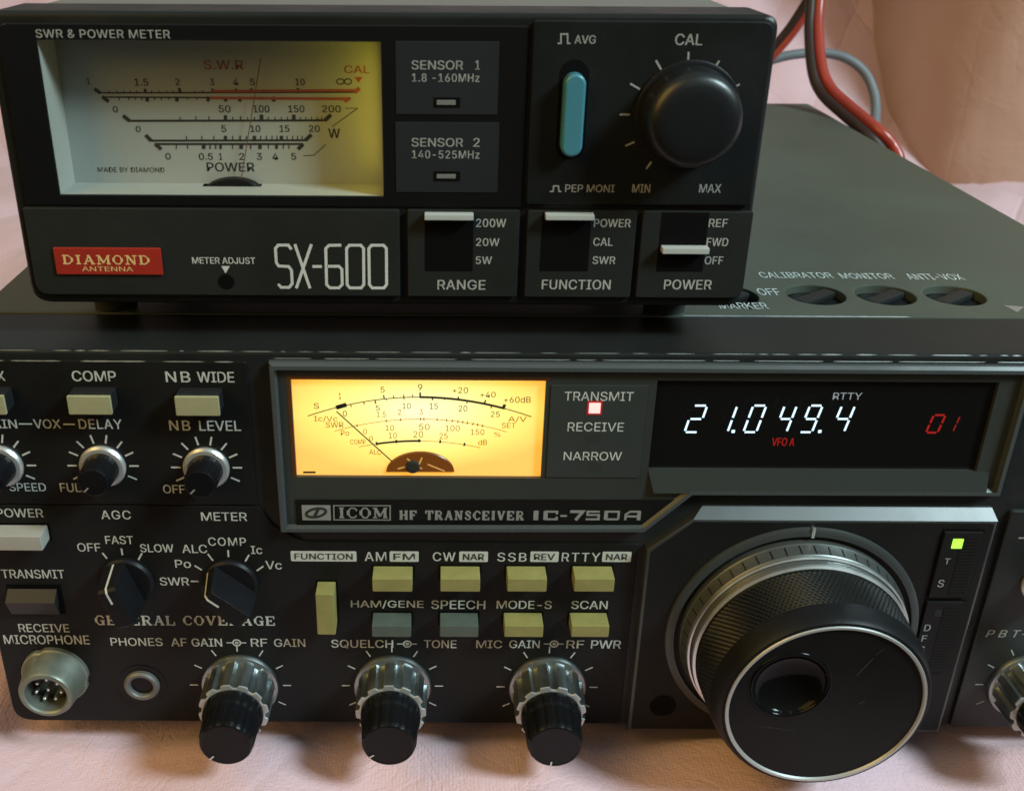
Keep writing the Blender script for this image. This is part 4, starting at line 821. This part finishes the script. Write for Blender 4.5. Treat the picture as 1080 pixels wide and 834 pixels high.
bc = P(605, 123, YC - 3.0); bm = newbm(); prism(bm, cap(2.15, 6.0), [], 5.3, 2.2, .6, 3); mk("blue_button", bm, TEAL, bt)
# lower plates
pl = []
for i, (x0, x1) in enumerate(((38, 422.5), (429.8, 547.8), (555.0, 669.8), (674.8, 789.4))):
    a = P(x0 + (6 if i == 0 else 0), 265, 5.5)[0]; b_ = P(x1, 265, 5.5)[0] + (-.2 if i < 3 else 0); zt = P(500, 222, 5.5)[1]; zb = P(500, 313, 5.5)[1]
    if i == 0: a = -87.6
    bm = newbm(); prism(bm, rpoly(rect(a, b_, zb, zt), [3 if i == 0 else .5, 2.5 if i == 3 else .5, .5, .5]), [], 6.6, 5.45, .25, 2); pl.append(mk("switch_plate" if i else "badge_plate", bm, PLATE, swr))
YP = 5.45
def slide(plate, x0, x1, y0, y1, lx0, lx1, ly0, ly1):
    a, b_, z0, z1 = prect(x0, x1, y0, y1, YP); bm = newbm(); box(bm, a, b_, YP - .05, YP + .2, z0, z1, .02); sl = mk("slide_switch", bm, DEEP, swr)
    X0, X1 = P(lx0, ly0, YP - 3.4)[0], P(lx1, ly0, YP - 3.4)[0]; Zt = P((lx0 + lx1) / 2, ly0, YP)[1]; Zb = P((lx0 + lx1) / 2, ly1, YP - 3.4)[1]
    bm = newbm(); Y1 = YP - 2.4
    X0, X1 = P(lx0, ly0, Y1)[0], P(lx1, ly0, Y1)[0]; Zb = P((lx0 + lx1) / 2, ly1, Y1)[1]; Zb = min(Zb, Zt - .7)
    box(bm, X0, X1, Y1, YP - .02, Zb, Zt, .12); mk("slide_lever", bm, LEVER, sl)
slide(pl[1], 448, 499, 223.5, 286, 447.8, 499.6, 223.6, 232.6); slide(pl[2], 570.5, 622, 224, 286, 576, 627.6, 223.8, 232.6); slide(pl[3], 695, 744.5, 224, 286.5, 699.7, 749.2, 258.6, 268.2)
def plt(plate, m, items, name="plate_lettering"):
    bm = newbm()
    for s_, x0, x1, y0, y1 in items: text(bm, s_, x0, x1, y0, y1, Y=YP, bold=.012, sp=1.03)
    mk(name, bm, m, plate)
INKP = mat("plate_ink", (0.34, 0.35, 0.33), .6, var=.1)
plt(pl[1], INKP, (("200W", 502, 533.8, 230.8, 239.6), ("20W", 502, 526.7, 251.2, 259.5), ("5W", 501.7, 518.8, 270.5, 278.5), ("RANGE", 461.4, 512, 295.2, 305.4)))
plt(pl[2], INKP, (("POWER", 626.4, 665.2, 231, 239.6), ("CAL", 625.7, 646.2, 250.8, 259.3), ("SWR", 624.9, 649, 270.4, 278.5), ("FUNCTION", 571.4, 643.9, 295, 305.2)))
plt(pl[3], INKP, (("REF", 747.6, 767.4, 231, 239.5), ("FWD", 745.2, 768, 251, 259.5), ("OFF", 743.2, 762.6, 270.4, 278.8), ("POWER", 700.3, 750.6, 295, 305.2)))
# badge plate
a, b_, z0, z1 = prect(58.5, 171, 261, 289, YP); bm = newbm(); box(bm, a, b_, YP - .5, YP + .1, z0, z1, .18); bd = mk("red_badge", bm, RED, swr)
bm = newbm(); serif(bm, "DIAMOND", 66, 158, 269.2, 278.8, Y=YP - .5, heavy=.2, thin=.13); text(bm, "ANTENNA", 86.5, 140.5, 281.2, 286, Y=YP - .5); mk("badge_lettering", bm, GOLD, bd)
bm = newbm(); text(bm, "METER ADJUST", 202.7, 269.2, 271.4, 278.2, Y=YP); pfill(bm, [(233.4, 280.6), (242.4, 280.6), (238, 288.2)], YP)
def sx(st, w=.62): ribbon(bm, [P(x, y, YP) for x, y in st], w, YP)
sx([(307.5, 263), (304, 258.5), (293.5, 258.5), (290.5, 262), (291.5, 277), (294, 280.5), (304.5, 281), (307.5, 285), (308.3, 299), (305, 303), (296.5, 303), (293.5, 299.5)])
sx([(311, 257.5), (327, 304)]); sx([(328.5, 257.5), (312.5, 304)]); sx([(329.5, 281), (339.5, 281)])
sx([(360, 258.5), (347, 258.8), (343.6, 262), (344.5, 300), (348, 303.5), (357.5, 303.5), (361, 300), (360.6, 284), (357.5, 280.8), (345, 280.8)])
for xa, xb in ((365.5, 383.5), (389, 407.5)):
    ribbon(bm, [P(x, y, YP) for x, y in ((xa + 3, 258.6), (xb - 3, 258.6), (xb, 262), (xb + .3, 300), (xb - 2.6, 303.6), (xa + 3.6, 303.6), (xa + .6, 300), (xa, 262))], .62, YP, closed=True)
mk("badge_plate_lettering", bm, mat("model_ink", (0.48, 0.50, 0.48), .5, var=.08), pl[0])
ah = P(238.7, 297, YP); bm = newbm(); lathe(bm, [(1.75, 0), (1.7, .12), (1.2, .14)], *ah, YP, 28); mk("adjuster_hole", bm, DEEP, pl[0])

# ================================================================ CABLES
def at(x, y, Y): q = P(x, y, Y); return Vector((q[0], Y, q[1]))
cb = root("power_cable", (185, 250, 90), "red and black twin power cable hanging down behind the right edge of the transceiver", "cable")
pathc = [at(862, -60, 330), at(860, 0, 318), at(858.5, 31, 310), at(862, 72, 295), at(872, 96, 285), at(893, 116, 268), at(920, 139, 250), at(937, 157, 246), at(944, 180, 242), at(936, 235, 240)]
def off(pts, dx, dy): return [p + Vector((dx, 0, dy)) for p in pts]
bm = newbm(); tube(bm, off(pathc, 1.9, 1.1), 2.45); mk("red_wire", bm, WIRERED, cb)
bm = newbm(); tube(bm, off(pathc, -2.0, -1.4), 2.45); mk("black_wire", bm, WIREBLK, cb)
cb2 = root("power_cable", (120, 345, 150), "dark red and black cable slanting down behind the power meter", "cable")
pc = [at(885, -60, 340), at(862, -12, 345), at(848, 12, 348), at(834, 33, 350), at(818, 52, 352), at(795, 78, 356), at(770, 110, 362)]
bm = newbm(); tube(bm, off(pc, 1.4, -.8), 2.1); mk("red_wire", bm, WIRERED, cb2)
bm = newbm(); tube(bm, off(pc, -1.4, 1.0), 2.1); mk("black_wire", bm, WIREBLK, cb2)
gc = root("coaxial_cable", (150, 370, 120), "thin grey cable looping behind the red and black power cable", "cable")
bm = newbm(); tube(bm, [at(770, 95, 365), at(800, 70, 365), at(817, 62.5, 365), at(840, 57.5, 365), at(868, 56, 365), at(893, 62, 362), at(912, 77, 358), at(921.5, 98, 352), at(923.5, 118, 345), at(921, 140, 335), at(915, 180, 325)], 2.5); mk("grey_sheath", bm, WIREGRY, gc)

# ================================================================ CLOTH
def sm(a, b, x): t_ = max(0, min(1, (x - a) / (b - a))); return t_ * t_ * (3 - 2 * t_)
def floor_z(x, y):
    z = -3.0
    n1 = noise.noise(Vector((x * .006, y * .006, 0.3))); n2 = noise.noise(Vector((x * .02 + .15 * y * .02, y * .012, 4.1)))
    n3 = noise.noise(Vector((x * .05 + y * .01, y * .03, 9.2)))
    z += 3.0 * n1 + 2.2 * n2 + .9 * n3
    # long soft folds running away from the viewer
    z += 2.9 * math.sin((x + 14 * n1 + 6 * n2) * .085) * sm(40, -30, y)
    # shallow puffs between the quilting seams
    for u in ((x + y * .62), (x - y * .62)):
        d = abs((u / 66.0) % 1 - .5) * 66; z += sm(60, 320, y) * 4.0 * min(1, d / 20.0)
    if -120 < x < 190 and -6 < y < 320:
        k = min(sm(-120, -108, x), sm(190, 178, x), sm(-6, 6, y), sm(320, 306, y)); z = z * (1 - k) + (-8) * k
    z += 360 * sm(540, 1100, y) + 12 * noise.noise(Vector((x * .012, y * .01, 7))) * sm(330, 560, y)
    z -= 260 * sm(-68, -100, y)  # front drop added out of view so glossy fronts reflect darkness
    return z
b = newbm(); xs = []; x = -760.0
while x < 1150: xs.append(x); x += 2.6 if -140 < x < 200 else 7
ys = []; y = -102.0
while y < 1100: ys.append(y); y += 2.6 if -90 < y < 10 else 6
g = [[b.verts.new((x, y, floor_z(x, y))) for x in xs] for y in ys]
for j in range(len(ys) - 1):
    for i in range(len(xs) - 1): b.faces.new((g[j][i], g[j][i + 1], g[j + 1][i + 1], g[j + 1][i]))
root_cloth = mk("bedspread", b, CLOTH, None, ang=180)
root_cloth["label"] = "pink quilted bedspread with fine creases under the transceiver and rising behind it"; root_cloth["category"] = "bedspread"
# plump cushion at the back right
b = newbm(); bmesh.ops.create_cube(b, size=1)
bmesh.ops.subdivide_edges(b, edges=b.edges[:], cuts=40, use_grid_fill=True)
PC = Vector((622, 790, 135)); HS = Vector((245, 245, 225)); RR = 85
for v in b.verts:
    q = Vector((v.co.x * 2 * HS.x, v.co.y * 2 * HS.y, v.co.z * 2 * HS.z))
    c = Vector([max(-h + RR, min(h - RR, w)) for w, h in zip(q, HS)]); d = q - c
    if d.length > 1e-6: q = c + d.normalized() * RR
    q *= 1 + .035 * noise.noise(q * .008) + .012 * noise.noise(q * .03)
    v.co = PC + q
bmesh.ops.recalc_face_normals(b, faces=b.faces[:])
cu = mk("cushion", b, CLOTH2, None, ang=180); cu["label"] = "large pink cushion with brown shade put into its colour at the back right, beyond the cables"; cu["category"] = "cushion"
